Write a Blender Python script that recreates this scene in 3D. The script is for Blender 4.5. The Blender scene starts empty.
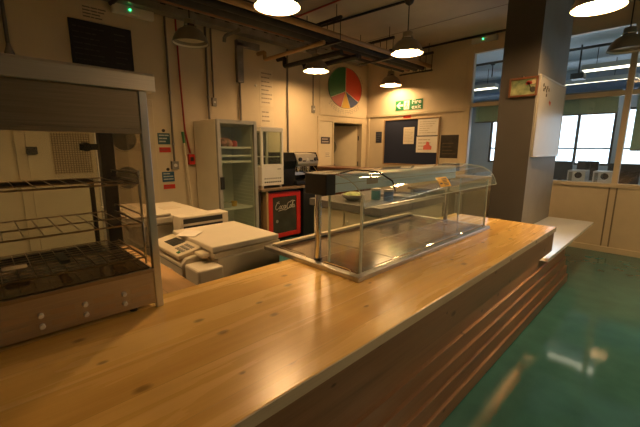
import bpy, bmesh, math, random
from mathutils import Vector, Matrix
random.seed(7)
SC = bpy.context.scene
COL = SC.collection
PI = math.pi

# ------------------------------------------------------------------ materials
MATS = {}
def newmat(name):
    m = bpy.data.materials.new(name); m.use_nodes = True
    nt = m.node_tree; nt.nodes.clear()
    out = nt.nodes.new('ShaderNodeOutputMaterial')
    MATS[name] = m
    return m, nt, out
def N(nt, t, **kw):
    n = nt.nodes.new(t)
    for k, v in kw.items():
        if hasattr(n, k): setattr(n, k, v)
        else: n.inputs[k].default_value = v
    return n
def L(nt, a, b): nt.links.new(a, b)
def rgba(c): return (c[0], c[1], c[2], 1)
def M(name, col, rough=.5, metal=0, var=.08, scale=6, coat=0, stretch=(1,1,1), bump=0, spec=.5, emis=None, estr=0, transm=0, dark=None):
    """painted / plastic / metal surface with soft procedural variation"""
    if name in MATS: return MATS[name]
    m, nt, out = newmat(name)
    p = N(nt, 'ShaderNodeBsdfPrincipled')
    tc = N(nt, 'ShaderNodeTexCoord'); mp = N(nt, 'ShaderNodeMapping')
    mp.inputs['Scale'].default_value = stretch
    L(nt, tc.outputs['Object'], mp.inputs['Vector'])
    no = N(nt, 'ShaderNodeTexNoise'); no.inputs['Scale'].default_value = scale; no.inputs['Detail'].default_value = 4
    L(nt, mp.outputs[0], no.inputs['Vector'])
    r = N(nt, 'ShaderNodeValToRGB')
    a = [max(0, c*(1-var)) for c in (dark or col)]; b = [min(1, c*(1+var)) for c in col]
    r.color_ramp.elements[0].position = .3; r.color_ramp.elements[0].color = rgba(a)
    r.color_ramp.elements[1].position = .7; r.color_ramp.elements[1].color = rgba(b)
    L(nt, no.outputs['Fac'], r.inputs[0]); L(nt, r.outputs[0], p.inputs['Base Color'])
    p.inputs['Roughness'].default_value = rough; p.inputs['Metallic'].default_value = metal
    p.inputs['Coat Weight'].default_value = coat; p.inputs['Specular IOR Level'].default_value = spec
    p.inputs['Coat Roughness'].default_value = .1
    if transm: p.inputs['Transmission Weight'].default_value = transm
    if bump:
        bp = N(nt, 'ShaderNodeBump'); bp.inputs['Strength'].default_value = bump; bp.inputs['Distance'].default_value = .01
        L(nt, no.outputs['Fac'], bp.inputs['Height']); L(nt, bp.outputs[0], p.inputs['Normal'])
    if emis:
        p.inputs['Emission Color'].default_value = rgba(emis); p.inputs['Emission Strength'].default_value = estr
    L(nt, p.outputs[0], out.inputs[0])
    return m
def glass(name, tint=(1,1,1), refl=.6, rough=0.0, ior=1.5, haze=0.0, hazecol=(.6,.65,.7)):
    """thin pane: clear transmission with fresnel reflection (haze adds a little dirt and, on the serving case, painted sheen)"""
    m, nt, out = newmat(name)
    tr = N(nt, 'ShaderNodeBsdfTransparent'); tr.inputs[0].default_value = rgba(tint)
    gl = N(nt, 'ShaderNodeBsdfGlossy'); gl.inputs['Roughness'].default_value = rough
    gl.inputs['Color'].default_value = (refl, refl, refl, 1)
    fr = N(nt, 'ShaderNodeFresnel')
    ge = N(nt, 'ShaderNodeNewGeometry'); mr = N(nt, 'ShaderNodeMapRange')   # a thin pane reflects alike from both faces
    mr.inputs[3].default_value = ior; mr.inputs[4].default_value = 1/ior
    L(nt, ge.outputs['Backfacing'], mr.inputs[0]); L(nt, mr.outputs[0], fr.inputs['IOR'])
    mx = N(nt, 'ShaderNodeMixShader')
    L(nt, fr.outputs[0], mx.inputs[0]); L(nt, tr.outputs[0], mx.inputs[1]); L(nt, gl.outputs[0], mx.inputs[2])
    last = mx
    if haze:
        tc = N(nt, 'ShaderNodeTexCoord'); no = N(nt, 'ShaderNodeTexNoise'); no.inputs['Scale'].default_value = 5
        L(nt, tc.outputs['Object'], no.inputs['Vector'])
        ma = N(nt, 'ShaderNodeMath', operation='MULTIPLY'); ma.inputs[1].default_value = haze*2
        L(nt, no.outputs['Fac'], ma.inputs[0])
        df = N(nt, 'ShaderNodeBsdfDiffuse'); df.inputs[0].default_value = rgba(hazecol)
        m2 = N(nt, 'ShaderNodeMixShader')
        L(nt, ma.outputs[0], m2.inputs[0]); L(nt, mx.outputs[0], m2.inputs[1]); L(nt, df.outputs[0], m2.inputs[2])
        last = m2
    L(nt, last.outputs[0], out.inputs[0])
    return m
def emit(name, col, strength):
    m, nt, out = newmat(name)
    e = N(nt, 'ShaderNodeEmission'); e.inputs[0].default_value = rgba(col); e.inputs[1].default_value = strength
    L(nt, e.outputs[0], out.inputs[0]); return m
def wood(name, light, mid, dark, plank=.16, rough=.28, axis='X', knots=True, grain=1.0, coat=.3, plank_axis='Y', seam=.5):
    """boards running along an axis with grain, per-board tint, seams and knots"""
    m, nt, out = newmat(name)
    p = N(nt, 'ShaderNodeBsdfPrincipled')
    tc = N(nt, 'ShaderNodeTexCoord'); sp = N(nt, 'ShaderNodeSeparateXYZ'); L(nt, tc.outputs['Object'], sp.inputs[0])
    along = {'X': sp.outputs[0], 'Y': sp.outputs[1], 'Z': sp.outputs[2]}[axis]
    across = {'X': sp.outputs[0], 'Y': sp.outputs[1], 'Z': sp.outputs[2]}[plank_axis]
    other = [sp.outputs['XYZ'.index(c)] for c in 'XYZ' if c not in (axis, plank_axis)][0]
    def math_(op, a, b=None):
        n = N(nt, 'ShaderNodeMath', operation=op)
        if isinstance(a, (int, float)): n.inputs[0].default_value = a
        else: L(nt, a, n.inputs[0])
        if b is not None:
            if isinstance(b, (int, float)): n.inputs[1].default_value = b
            else: L(nt, b, n.inputs[1])
        return n.outputs[0]
    q = math_('DIVIDE', across, plank); idx = math_('FLOOR', q); fr = math_('FRACT', q)
    wn = N(nt, 'ShaderNodeTexWhiteNoise', noise_dimensions='1D'); L(nt, idx, wn.inputs['W'])
    off = math_('MULTIPLY', wn.outputs['Value'], 17.0)
    # grain
    cv = N(nt, 'ShaderNodeCombineXYZ')
    L(nt, math_('MULTIPLY', math_('ADD', along, off), .8), cv.inputs[0]); L(nt, math_('MULTIPLY', across, 9.0), cv.inputs[1]); L(nt, math_('MULTIPLY', other, 9.0), cv.inputs[2])
    n1 = N(nt, 'ShaderNodeTexNoise'); n1.inputs['Scale'].default_value = 1.0; n1.inputs['Detail'].default_value = 5; n1.inputs['Distortion'].default_value = .6
    L(nt, cv.outputs[0], n1.inputs['Vector'])
    cv2 = N(nt, 'ShaderNodeCombineXYZ')
    L(nt, math_('MULTIPLY', math_('ADD', along, off), 4.0), cv2.inputs[0]); L(nt, math_('MULTIPLY', across, 120.0), cv2.inputs[1]); L(nt, math_('MULTIPLY', other, 120.0), cv2.inputs[2])
    n2 = N(nt, 'ShaderNodeTexNoise'); n2.inputs['Scale'].default_value = 1.0; n2.inputs['Detail'].default_value = 2
    L(nt, cv2.outputs[0], n2.inputs['Vector'])
    g = math_('ADD', math_('MULTIPLY', n1.outputs['Fac'], .8), math_('MULTIPLY', n2.outputs['Fac'], .2))
    g = math_('ADD', g, math_('MULTIPLY', math_('SUBTRACT', wn.outputs['Value'], .5), .22*grain))
    r = N(nt, 'ShaderNodeValToRGB'); e = r.color_ramp.elements
    e[0].position = .28; e[0].color = rgba(dark); e[1].position = .72; e[1].color = rgba(light)
    x = r.color_ramp.elements.new(.5); x.color = rgba(mid)
    L(nt, g, r.inputs[0]); colr = r.outputs[0]
    def mul(colr, fac, c):
        mx = N(nt, 'ShaderNodeMix', data_type='RGBA', blend_type='MIX')
        L(nt, fac, mx.inputs[0]); L(nt, colr, mx.inputs[6]); mx.inputs[7].default_value = rgba(c); return mx.outputs[2]
    if knots:
        kv = N(nt, 'ShaderNodeCombineXYZ')
        L(nt, math_('MULTIPLY', math_('ADD', along, off), 3.4), kv.inputs[0]); L(nt, math_('MULTIPLY', across, 6.0), kv.inputs[1])
        vo = N(nt, 'ShaderNodeTexVoronoi', voronoi_dimensions='2D'); vo.inputs['Scale'].default_value = 1.0; vo.inputs['Randomness'].default_value = 1
        L(nt, kv.outputs[0], vo.inputs['Vector'])
        sc = N(nt, 'ShaderNodeSeparateColor'); L(nt, vo.outputs['Color'], sc.inputs[0])
        size = math_('MULTIPLY', math_('GREATER_THAN', sc.outputs[0], .45), math_('ADD', math_('MULTIPLY', sc.outputs[1], .08), .045))
        wob = math_('MULTIPLY', math_('SUBTRACT', n2.outputs['Fac'], .5), .05)
        d = math_('ADD', vo.outputs['Distance'], wob)
        k = math_('SUBTRACT', 1.0, math_('DIVIDE', d, math_('ADD', size, .0001)))
        k2 = N(nt, 'ShaderNodeClamp'); L(nt, math_('MULTIPLY', k, 1.6), k2.inputs[0])
        colr = mul(colr, math_('MULTIPLY', k2.outputs[0], .8), [c*.35 for c in dark])
    if seam:
        s = math_('LESS_THAN', fr, .018); colr = mul(colr, math_('MULTIPLY', s, seam), [c*.4 for c in dark])
    L(nt, colr, p.inputs['Base Color'])
    rr = N(nt, 'ShaderNodeMapRange'); rr.inputs[3].default_value = rough*.8; rr.inputs[4].default_value = rough*1.35
    L(nt, n1.outputs['Fac'], rr.inputs[0]); L(nt, rr.outputs[0], p.inputs['Roughness'])
    p.inputs['Coat Weight'].default_value = coat; p.inputs['Coat Roughness'].default_value = .22
    b = N(nt, 'ShaderNodeBump'); b.inputs['Strength'].default_value = .12; b.inputs['Distance'].default_value = .004
    L(nt, g, b.inputs['Height']); L(nt, b.outputs[0], p.inputs['Normal'])
    L(nt, p.outputs[0], out.inputs[0]); return m

WALL  = M('wall paint', (.60,.51,.36), .65, var=.05, scale=2.2, bump=.03)
TRIMM = M('cream gloss paint', (.58,.49,.34), .4, var=.04, scale=5)
DOORM = M('door paint', (.57,.49,.34), .45, var=.05, scale=4)
CEILM = M('ceiling board', (.50,.44,.36), .8, var=.06, scale=3)
OCEIL = M('office ceiling', (.78,.82,.87), .8, var=.04, scale=3)
OWALL = M('office wall', (.42,.48,.56), .8, var=.05, scale=3)
FLOORM= M('teal vinyl floor', (.044,.152,.158), .075, var=.08, scale=5, dark=(.039,.136,.142), spec=.4, bump=.025)
PIERM = M('shaded pier paint', (.062,.056,.049), .6, var=.06, scale=4, bump=.04)  # darker copy of the pier paint, shade put into its colour
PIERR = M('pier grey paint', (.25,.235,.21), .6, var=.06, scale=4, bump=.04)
PINE  = wood('pine worktop', (.90,.63,.23), (.82,.54,.165), (.66,.39,.10), plank=.19, rough=.25, coat=.2, seam=.25)
PINEY = wood('pine return top', (.66,.44,.22), (.54,.335,.14), (.40,.22,.085), plank=.2, axis='Y', plank_axis='X', rough=.3, coat=.2)
SLATW = wood('stained front boards', (.27,.16,.088), (.20,.112,.06), (.105,.056,.029), plank=3.0, rough=.38, coat=.15, seam=0, plank_axis='Z')
EDGEW = wood('worn board edge', (.56,.50,.38), (.46,.40,.29), (.30,.25,.175), plank=3.0, rough=.5, coat=0, seam=0, plank_axis='Z')
SLABW = M('pale low worktop', (.86,.93,1.0), .28, metal=.3, var=.02, coat=.6)  # pale top, with the window's blue-white reflection put into its colour
DARKW = wood('dark red wood', (.17,.07,.035), (.11,.04,.02), (.05,.018,.01), plank=.3, rough=.35, seam=.2)
CARC  = M('carcass dark', (.05,.03,.02), .7)
STEEL = M('brushed steel', (.50,.48,.45), .33, metal=1, var=.12, scale=12, stretch=(1,1,25))
STEELD= M('brown brushed steel', (.30,.26,.21), .38, metal=1, var=.12, scale=9, stretch=(.6,1,30))
STEELB= M('base panel steel', (.42,.37,.31), .42, metal=.9, var=.08, scale=9, stretch=(.6,1,30))
STEELL= M('canopy steel', (.62,.60,.60), .34, metal=1, var=.06, scale=9, stretch=(.6,1,30))
CHROME= M('chrome', (.78,.77,.76), .12, metal=1, var=.03)
WIREM = M('shelf wire', (.30,.235,.16), .35, metal=.9, var=.1)
DKMET = M('dark metal', (.045,.042,.04), .45, metal=.6, var=.15)
BLACK = M('black plastic', (.012,.012,.012), .45, var=.1)
BLACKG= M('black gloss', (.008,.008,.009), .18, var=.1)
DECK  = M('dark deck glass', (.035,.026,.018), .14, var=.3, scale=4, coat=.4)
CASED = M('brown heated tiles', (.10,.062,.036), .13, var=.35, scale=5, coat=.5)
BEIGE = M('copier beige plastic', (.62,.565,.45), .5, var=.03)
BEIGE2= M('copier shade plastic', (.58,.51,.38), .5, var=.03)
GREYP = M('grey plastic', (.25,.24,.22), .5, var=.04)
WHITEP= M('white plastic', (.70,.68,.62), .45, var=.03)
FRIDGE= M('fridge enamel', (.90,.81,.63), .4, var=.04, scale=3)
FRFRM = M('fridge frame', (.42,.41,.38), .35, metal=.4, var=.05)
FRINN = M('fridge interior', (.52,.56,.50), .45, var=.05)
RED   = M('red paint', (.52,.022,.015), .4, var=.08)
REDP  = M('red pipe paint', (.34,.035,.022), .5, var=.1)
GREEN = M('grip green', (.03,.19,.06), .5)
GALV  = M('galvanised steel', (.27,.255,.235), .5, metal=.55, var=.18, scale=8)
CONDM = M('grey conduit', (.18,.165,.145), .5, metal=.5, var=.1)
TANP  = M('tan pipe', (.36,.215,.09), .45, metal=.2, var=.12)
RUSTP = M('rust pipe', (.20,.085,.04), .6, metal=.2, var=.2)
LAG   = M('black lagging', (.018,.016,.014), .75, var=.3, scale=10)
SHADE = M('bronze shade', (.30,.26,.20), .42, metal=.35, var=.08)
REFL  = M('glowing shade inside', (.85,.80,.70), .5, emis=(1,.62,.28), estr=2.2)  # emission added, standing in for bulb light on the enamel
SHADEI= M('shade inside', (.85,.80,.70), .5, var=.04)
BOARDK= M('chalkboard', (.012,.012,.012), .7, var=.3)
CHALK = M('faded chalk', (.055,.053,.05), .9, var=.4)
NAVY  = M('navy felt', (.010,.016,.042), .95, var=.2, scale=60)
PAPER = M('paper', (.66,.60,.48), .7, var=.03)
PAPERW= M('paper white', (.74,.70,.62), .7, var=.03)
INK   = M('faded ink', (.16,.14,.12), .8)
INKM  = M('mid ink', (.30,.26,.21), .8)
WHITE = M('sign white', (.80,.78,.72), .5, var=.02)
SGREEN= M('sign green', (.008,.16,.055), .5, var=.03)
TEAL  = M('sign teal', (.012,.07,.085), .5, var=.05)
BLUES = M('sign blue', (.02,.085,.17), .5, var=.05)
PGREEN= M('chart green', (.012,.12,.035), .5, var=.08)
PRED  = M('chart red', (.50,.05,.022), .5, var=.06)
PRED2 = M('chart brick red', (.40,.04,.022), .5, var=.06)
PYEL  = M('chart yellow', (.62,.36,.03), .5, var=.06)
PBLUE = M('chart blue', (.02,.045,.15), .5, var=.06)
YEL   = M('sticker yellow', (.95,.55,.02), .45, var=.03)
BLIND = M('green blind', (.36,.54,.47), .8, var=.06, scale=40)
WBOARD= M('whiteboard', (.62,.585,.51), .42, var=.02)
LCD   = M('lcd grey', (.03,.035,.035), .25)
CREAMC= M('cream cabinet', (.62,.53,.37), .45, var=.04)
WTOP  = M('grey worktop', (.13,.12,.11), .35, var=.1, scale=30)
WTOPB = M('brown worktop', (.21,.15,.095), .3, var=.1, scale=20)
PCW   = M('computer case', (.62,.62,.62), .5, var=.03)
DUCT  = M('blue duct', (.10,.17,.32), .5, var=.05)
GLASSC= glass('clear glass', (.93,.97,.95), .9, haze=.012)
GLASSP= glass('partition glass', (.95,.98,.98), .95, ior=1.75, haze=.010, hazecol=(.7,.8,.9))
GLASSK= glass('cabinet glass', (.95,.92,.87), .6, haze=.006, hazecol=(.4,.35,.3))
GLASSF= glass('fridge glass', (.88,.92,.88), .7, haze=.015)
GLASSX= glass('case canopy glass', (.86,.92,.94), 1.0, ior=1.9, haze=.09, hazecol=(.55,.70,.85))  # bluish haze stands in for daylight reflected on the canopy
GLEDGE= M('glass edge', (.50,.58,.56), .2, var=.05, spec=.8)
BULB  = emit('lamp diffuser', (1,.59,.25), 100)
BULBOFF = M('unlit diffuser', (.50,.43,.31), .45, var=.04)
TUBE  = emit('office tube', (1,.86,.62), 6)
LED   = emit('green led', (.03,1,.25), 6)
STRIPD = emit('dim warm strip', (1,.56,.20), 22)
STRIP = emit('warm strip', (1,.58,.23), 58)

# ------------------------------------------------------------------ geometry helpers
ORG = {}
class MB:
    def __init__(self): self.bm = bmesh.new()
    def box(self, x0, x1, y0, y1, z0, z1):
        if x0 > x1: x0, x1 = x1, x0
        if y0 > y1: y0, y1 = y1, y0
        if z0 > z1: z0, z1 = z1, z0
        v = [self.bm.verts.new((x, y, z)) for x in (x0, x1) for y in (y0, y1) for z in (z0, z1)]
        for f in ((0,1,3,2),(4,6,7,5),(0,4,5,1),(2,3,7,6),(0,2,6,4),(1,5,7,3)):
            self.bm.faces.new([v[i] for i in f])
        return self
    def obox(self, c, u, w, n, a, b, d):
        """oriented box: centre c, half sizes a,b,d along unit vectors u,w,n"""
        c, u, w, n = map(Vector, (c, u, w, n))
        v = [self.bm.verts.new(c+u*a*i+w*b*j+n*d*k) for i in (-1,1) for j in (-1,1) for k in (-1,1)]
        for f in ((0,1,3,2),(4,6,7,5),(0,4,5,1),(2,3,7,6),(0,2,6,4),(1,5,7,3)):
            self.bm.faces.new([v[i] for i in f])
        return self
    def prism(self, poly, axis, a, b):
        """extrude a 2-D polygon along an axis: X takes (y,z), Y takes (x,z), Z takes (x,y)"""
        def P(p, t): return {'X': (t,p[0],p[1]), 'Y': (p[0],t,p[1]), 'Z': (p[0],p[1],t)}[axis]
        A = [self.bm.verts.new(P(p,a)) for p in poly]; B = [self.bm.verts.new(P(p,b)) for p in poly]
        n = len(poly)
        self.bm.faces.new(A[::-1]); self.bm.faces.new(B)
        for i in range(n): self.bm.faces.new((A[i],A[(i+1)%n],B[(i+1)%n],B[i]))
        return self
    def quad(self, a, b, c, d):
        self.bm.faces.new([self.bm.verts.new(p) for p in (a,b,c,d)]); return self
    def tube(self, pts, r, seg=10, cap=True):
        pts = [Vector(p) for p in pts]; n = len(pts)
        rs = r if isinstance(r, (list, tuple)) else [r]*n
        rings = []; ref = None
        for i, p in enumerate(pts):
            t = (pts[min(i+1,n-1)]-pts[max(i-1,0)]).normalized()
            if ref is None: ref = t.orthogonal().normalized()
            ref = (ref - t*ref.dot(t)); ref = ref.normalized() if ref.length > 1e-6 else t.orthogonal().normalized()
            s = t.cross(ref)
            rings.append([self.bm.verts.new(p+(ref*math.cos(2*PI*k/seg)+s*math.sin(2*PI*k/seg))*rs[i]) for k in range(seg)])
        for i in range(n-1):
            for k in range(seg):
                self.bm.faces.new((rings[i][k],rings[i][(k+1)%seg],rings[i+1][(k+1)%seg],rings[i+1][k]))
        if cap:
            self.bm.faces.new(rings[0][::-1]); self.bm.faces.new(rings[-1])
        return self
    def lathe(self, prof, c=(0,0,0), seg=32, axis='Z', close=False):
        c = Vector(c); rings = []
        for r, z in prof:
            ring = []
            for k in range(seg):
                a = 2*PI*k/seg; u, w = r*math.cos(a), r*math.sin(a)
                q = {'Z': (u,w,z), 'Y': (u,z,w), 'X': (z,u,w)}[axis]
                ring.append(self.bm.verts.new(c+Vector(q)))
            rings.append(ring)
        for i in range(len(rings)-1):
            for k in range(seg):
                self.bm.faces.new((rings[i][k],rings[i][(k+1)%seg],rings[i+1][(k+1)%seg],rings[i+1][k]))
        if close:
            self.bm.faces.new(rings[0][::-1]); self.bm.faces.new(rings[-1])
        return self
    def build(self, name, mat, parent=None, bevel=0, smooth=False, label=None, kind=None):
        bm = self.bm
        bmesh.ops.recalc_face_normals(bm, faces=bm.faces)
        if parent is not None:
            bmesh.ops.translate(bm, verts=bm.verts, vec=-Vector(ORG.get(parent.name, (0,0,0))))
        me = bpy.data.meshes.new(name); bm.to_mesh(me); bm.free()
        o = bpy.data.objects.new(name, me); COL.objects.link(o)
        me.materials.append(mat)
        ORG[o.name] = ORG.get(parent.name, (0,0,0)) if parent is not None else (0,0,0)
        if parent is not None: o.parent = parent
        if smooth:
            for p in me.polygons: p.use_smooth = True
            try:
                me.set_sharp_from_angle(angle=math.radians(40))
            except Exception: pass
        if bevel:
            b = o.modifiers.new('bevel', 'BEVEL'); b.width = bevel; b.segments = 2; b.limit_method = 'ANGLE'
        if label: o['label'] = label
        if kind: o['kind'] = kind
        return o
def box(name, b, mat, parent=None, bevel=0.003, **k): return MB().box(*b).build(name, mat, parent, bevel, **k)
def tag(o, label, cat, group=None):
    o['label'] = label; o['category'] = cat
    if group: o['group'] = group
    return o
def thing(name, label, cat, loc=(0,0,0), group=None):
    o = bpy.data.objects.new(name, None); COL.objects.link(o); o.location = loc; o.empty_display_size = .1
    ORG[o.name] = tuple(loc)
    return tag(o, label, cat, group)
def single(name, mb, mat, label, cat, group=None, bevel=0, smooth=False, origin=None):
    """a thing that is one mesh; its origin is moved onto it"""
    bm = mb.bm
    vs = [v.co for v in bm.verts]
    c = Vector(((min(v.x for v in vs)+max(v.x for v in vs))/2, (min(v.y for v in vs)+max(v.y for v in vs))/2, min(v.z for v in vs)))
    bmesh.ops.translate(bm, verts=bm.verts, vec=-c)
    o = mb.build(name, mat, None, bevel, smooth); o.location = c; ORG[o.name] = tuple(c)
    return tag(o, label, cat, group)
def struct(name, mb, mat, parent=None, bevel=0, smooth=False):
    o = mb.build(name, mat, parent, bevel, smooth)
    o['kind'] = 'structure'
    return o
def lines_block(mb, c, u, w, n, width, height, rows, th=.5, fill=.8, words=4):
    """rows of small illegible word marks on a plane: centre c, u to the right, w up, n outward"""
    c, u, w, n = map(Vector, (c,u,w,n))
    if rows > 1: mb.obox(c-u*(width/2)+n*.0005, u, w, n, .0006, height/2, .0003)   # hairline strip added to connect the separate rows of marks
    for r in range(rows):
        y = height*(.5-(r+.5)/rows); x = -width/2
        end = -width/2+width*random.uniform(.55,1)*fill
        while x < end:
            l = min(width/words*random.uniform(.4,1.1), width/2-x)
            if l <= 0: break
            mb.obox(c+u*(x+l/2)+w*y+n*.0008, u, w, n, l/2, height/rows*th/2, .0006)
            x += l+width*.03
    return mb
def disc_pts(c, u, w, r, a0, a1, n=24):
    c, u, w = map(Vector, (c,u,w))
    return [c+u*r*math.cos(a0+(a1-a0)*i/n)+w*r*math.sin(a0+(a1-a0)*i/n) for i in range(n+1)]
def slabpoly(mb, pts, n, th):
    n = Vector(n)*th
    A = [mb.bm.verts.new(p) for p in pts]; B = [mb.bm.verts.new(Vector(p)+n) for p in pts]
    mb.bm.faces.new(A); mb.bm.faces.new(B[::-1])
    k = len(pts)
    for i in range(k): mb.bm.faces.new((A[i],A[(i+1)%k],B[(i+1)%k],B[i]))
    return mb
def text_mesh(name, body, size, c, u, w, mat, parent, bold=.0, sx=1.0, spacing=1.0, extrude=.0008):
    cu = bpy.data.curves.new(name+'_curve', 'FONT'); cu.body = body; cu.size = size
    cu.align_x = 'CENTER'; cu.align_y = 'CENTER'; cu.extrude = extrude; cu.offset = bold; cu.space_line = spacing
    tmp = bpy.data.objects.new(name+'_tmp', cu); COL.objects.link(tmp)
    dg = bpy.context.evaluated_depsgraph_get()
    me = bpy.data.meshes.new_from_object(tmp.evaluated_get(dg))
    bpy.data.objects.remove(tmp); bpy.data.curves.remove(cu)
    u, w, c = Vector(u), Vector(w), Vector(c); n = u.cross(w)
    off = Vector(ORG.get(parent.name, (0,0,0)))
    for v in me.vertices: v.co = c+u*v.co.x*sx+w*v.co.y+n*v.co.z-off
    me.materials.clear(); me.materials.append(mat)
    o = bpy.data.objects.new(name, me); COL.objects.link(o); o.parent = parent
    return o
def stroke(mb, pts2, c, u, w, n, r):
    c, u, w, n = map(Vector, (c,u,w,n))
    return mb.tube([c+u*p[0]+w*p[1]+n*.001 for p in pts2], r, 5)
UX, UY, UZ = (1,0,0), (0,1,0), (0,0,1)

YW, XW, ZC = 5.12, 6.5, 3.42      # kitchen wall, far wall / partition, ceiling height
YR, XB, XO = -4.6, -3.2, 10.5     # right wall, wall behind, far office wall

# ------------------------------------------------------------------ the room shell
struct('floor', MB().box(XB-.2, XO+.3, YR-.2, 8.4, -.12, 0), FLOORM)
struct('ceiling', MB().box(XB-.2, XW+.08, YR-.2, 8.4, ZC, ZC+.15), CEILM)
struct('ceiling_office', MB().box(XW+.08, XO+.3, YR-.2, 8.4, 3.36, 3.5), OCEIL)
# kitchen wall with the doorway at the far end
w = MB(); w.box(XB, 5.38, YW, YW+.14, 0, ZC); w.box(6.30, XW+.1, YW, YW+.14, 0, ZC); w.box(5.38, 6.30, YW, YW+.14, 2.02, ZC)
struct('wall_left', w, WALL)
# solid part of the far wall
struct('wall_far', MB().box(XW, XW+.12, 2.84, YW, 0, ZC), WALL)
w = MB(); w.box(XW, XW+.1, YR, 2.84, 3.18, ZC)
struct('wall_far_header', w, WALL)
struct('wall_far_panel', MB().box(XW+.01, XW+.09, YR, 2.80, 0, .955), TRIMM)
struct('wall_back', MB().box(XB-.15, XB, YR, 8.4, 0, ZC), WALL)
struct('wall_right', MB().box(XB, XO, YR-.15, YR, 0, ZC), WALL)
# room behind the open door
struct('wall_corridor', MB().box(3.6, XO, 7.6, 7.75, 0, ZC).box(3.6, 3.7, YW+.14, 7.6, 0, ZC).box(XW+.1, XW+.2, YW+.14, 7.6, 0, ZC), WALL)
# office far wall with window openings
w = MB(); wins = [(1.13, 3.87), (-1.62, .98), (-4.4, -1.78)]
w.box(XO, XO+.15, YR, 8.4, 0, 1.12); w.box(XO, XO+.15, YR, 8.4, 2.42, 3.4)
ys = [YR, -4.4, -1.78, -1.62, .98, 1.13, 3.87, 8.4]
for a, b in ((ys[0],ys[1]), (ys[2],ys[3]), (ys[4],ys[5]), (ys[6],ys[7])): w.box(XO, XO+.15, a, b, 1.12, 2.42)
struct('wall_office', w, OWALL)
struct('wall_office_side', MB().box(XW+.2, XO, 7.3, 7.4, 0, 3.4), OWALL)
for i, (a, b) in enumerate(wins):
    m = MB(); x0, x1 = XO+.03, XO+.09
    m.box(x0, x1, a, b, 1.12, 1.17).box(x0, x1, a, b, 2.37, 2.42).box(x0, x1, a, a+.05, 1.12, 2.42).box(x0, x1, b-.05, b, 1.12, 2.42)
    m.box(x0, x1, a, b, 1.50, 1.535)
    mid = 1.84 if i == 0 else (a+b)/2
    m.box(x0, x1, mid-.03, mid+.03, 1.12, 2.42)
    if i == 0: m.box(x0, x1, 2.85, 2.90, 1.12, 2.42)
    f = struct('window_%d' % (i+2), m, DKMET)
    MB().box(XO+.055, XO+.06, a+.05, b-.05, 1.17, 2.37).build('pane', GLASSP, f)

# glazed partition
m = MB()
YM = [2.80, .616, -1.56, -3.7]
for y in YM: m.box(XW-.009, XW+.089, y-.035, y+.035, 1.0, 3.16)
m.box(XW-.02, XW+.10, YR, 2.835, .955, 1.015); m.box(XW-.005, XW+.085, YR, 2.835, 2.235, 2.30); m.box(XW-.005, XW+.085, YR, 2.835, 3.14, 3.20)
pf = struct('window_1', m, TRIMM, bevel=.004)
bays = [(YM[0], YM[1]), (YM[1], YM[2]), (YM[2], YM[3]), (YM[3], YR)]
for a, b in bays:
    for z0, z1 in ((1.015, 2.235), (2.30, 3.14)):
        MB().box(XW+.037, XW+.043, b+.035, a-.035, z0, z1).build('pane', GLASSP, pf)
# panel joints and cover strips on the low panels
m = MB()
for y in (.66, .575, -1.52, -1.60): m.box(XW-.002, XW+.012, y-.009, y+.009, .09, .955)
struct('trim_1', m, M('joint brown', (.20,.165,.11), .6))
struct('baseboard_far', MB().box(XW-.015, XW+.01, YR, 2.84, 0, .085), TRIMM, bevel=.004)
struct('trim_2', MB().box(XW-.022, XW, 2.835, YW, 2.175, 2.235), TRIMM, bevel=.004)
struct('trim_3', MB().box(XW-.018, XW, 2.775, 2.90, 0, 3.2).box(XW-.018, XW, YW-.09, YW-.03, 0, 2.175), TRIMM, bevel=.003)

# the pier with the whiteboard
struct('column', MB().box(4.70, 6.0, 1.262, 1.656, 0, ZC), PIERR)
struct('column_shaded_face', MB().box(4.694, 4.70, 1.262, 1.656, 0, ZC), PIERM)  # thin skin carrying the painted shade of this side

# doorway at the far end: architrave, sidelight panel, open leaf
m = MB(); m.box(4.93, 6.48, YW-.025, YW, 2.03, 2.12); m.box(6.30, 6.39, YW-.025, YW, 0, 2.03); m.box(4.93, 4.965, YW-.025, YW, 0, 2.03); m.box(5.345, 5.39, YW-.025, YW, 0, 2.03)
struct('trim_4', m, TRIMM, bevel=.003)
struct('trim_5', MB().box(4.965, 5.345, YW-.012, YW, 0, 2.03), M('sidelight panel', (.63,.56,.42), .5, var=.03))
hx, hy, th = 6.285, YW+.10, math.radians(133)
du = Vector((math.cos(th), math.sin(th), 0)); dn = Vector((-du.y, du.x, 0))
d3 = struct('door_3', MB().obox(Vector((hx,hy,1.0))+du*.46, du, UZ, dn, .46, .99, .022), DOORM, bevel=.003)
for z in (1.52, 1.02):
    c = Vector((hx,hy,z))+du*.64+dn*.024
    m = MB(); c2 = c
    slabpoly(m, disc_pts(c2, du, UZ, .165, 0, 2*PI*31/32, 31), dn, .006); m.build('porthole', M('porthole glass', (.34,.30,.17), .25), d3)
    m = MB(); m.tube(disc_pts(c2+dn*.004, du, UZ, .17, 0, 2*PI, 32), .011, 6, cap=False); m.build('porthole_ring', GREYP, d3, smooth=True)
for z in (.3, 1.15, 1.72):
    MB().tube([(hx-.012,hy-.05,z-.05),(hx-.012,hy-.05,z+.05)], .012, 8).build('hinge', DKMET, d3)
MB().obox(Vector((hx,hy,1.78))+du*.70+dn*.03, du, UZ, dn, .05, .03, .012).build('door_closer', DKMET, d3)

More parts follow.
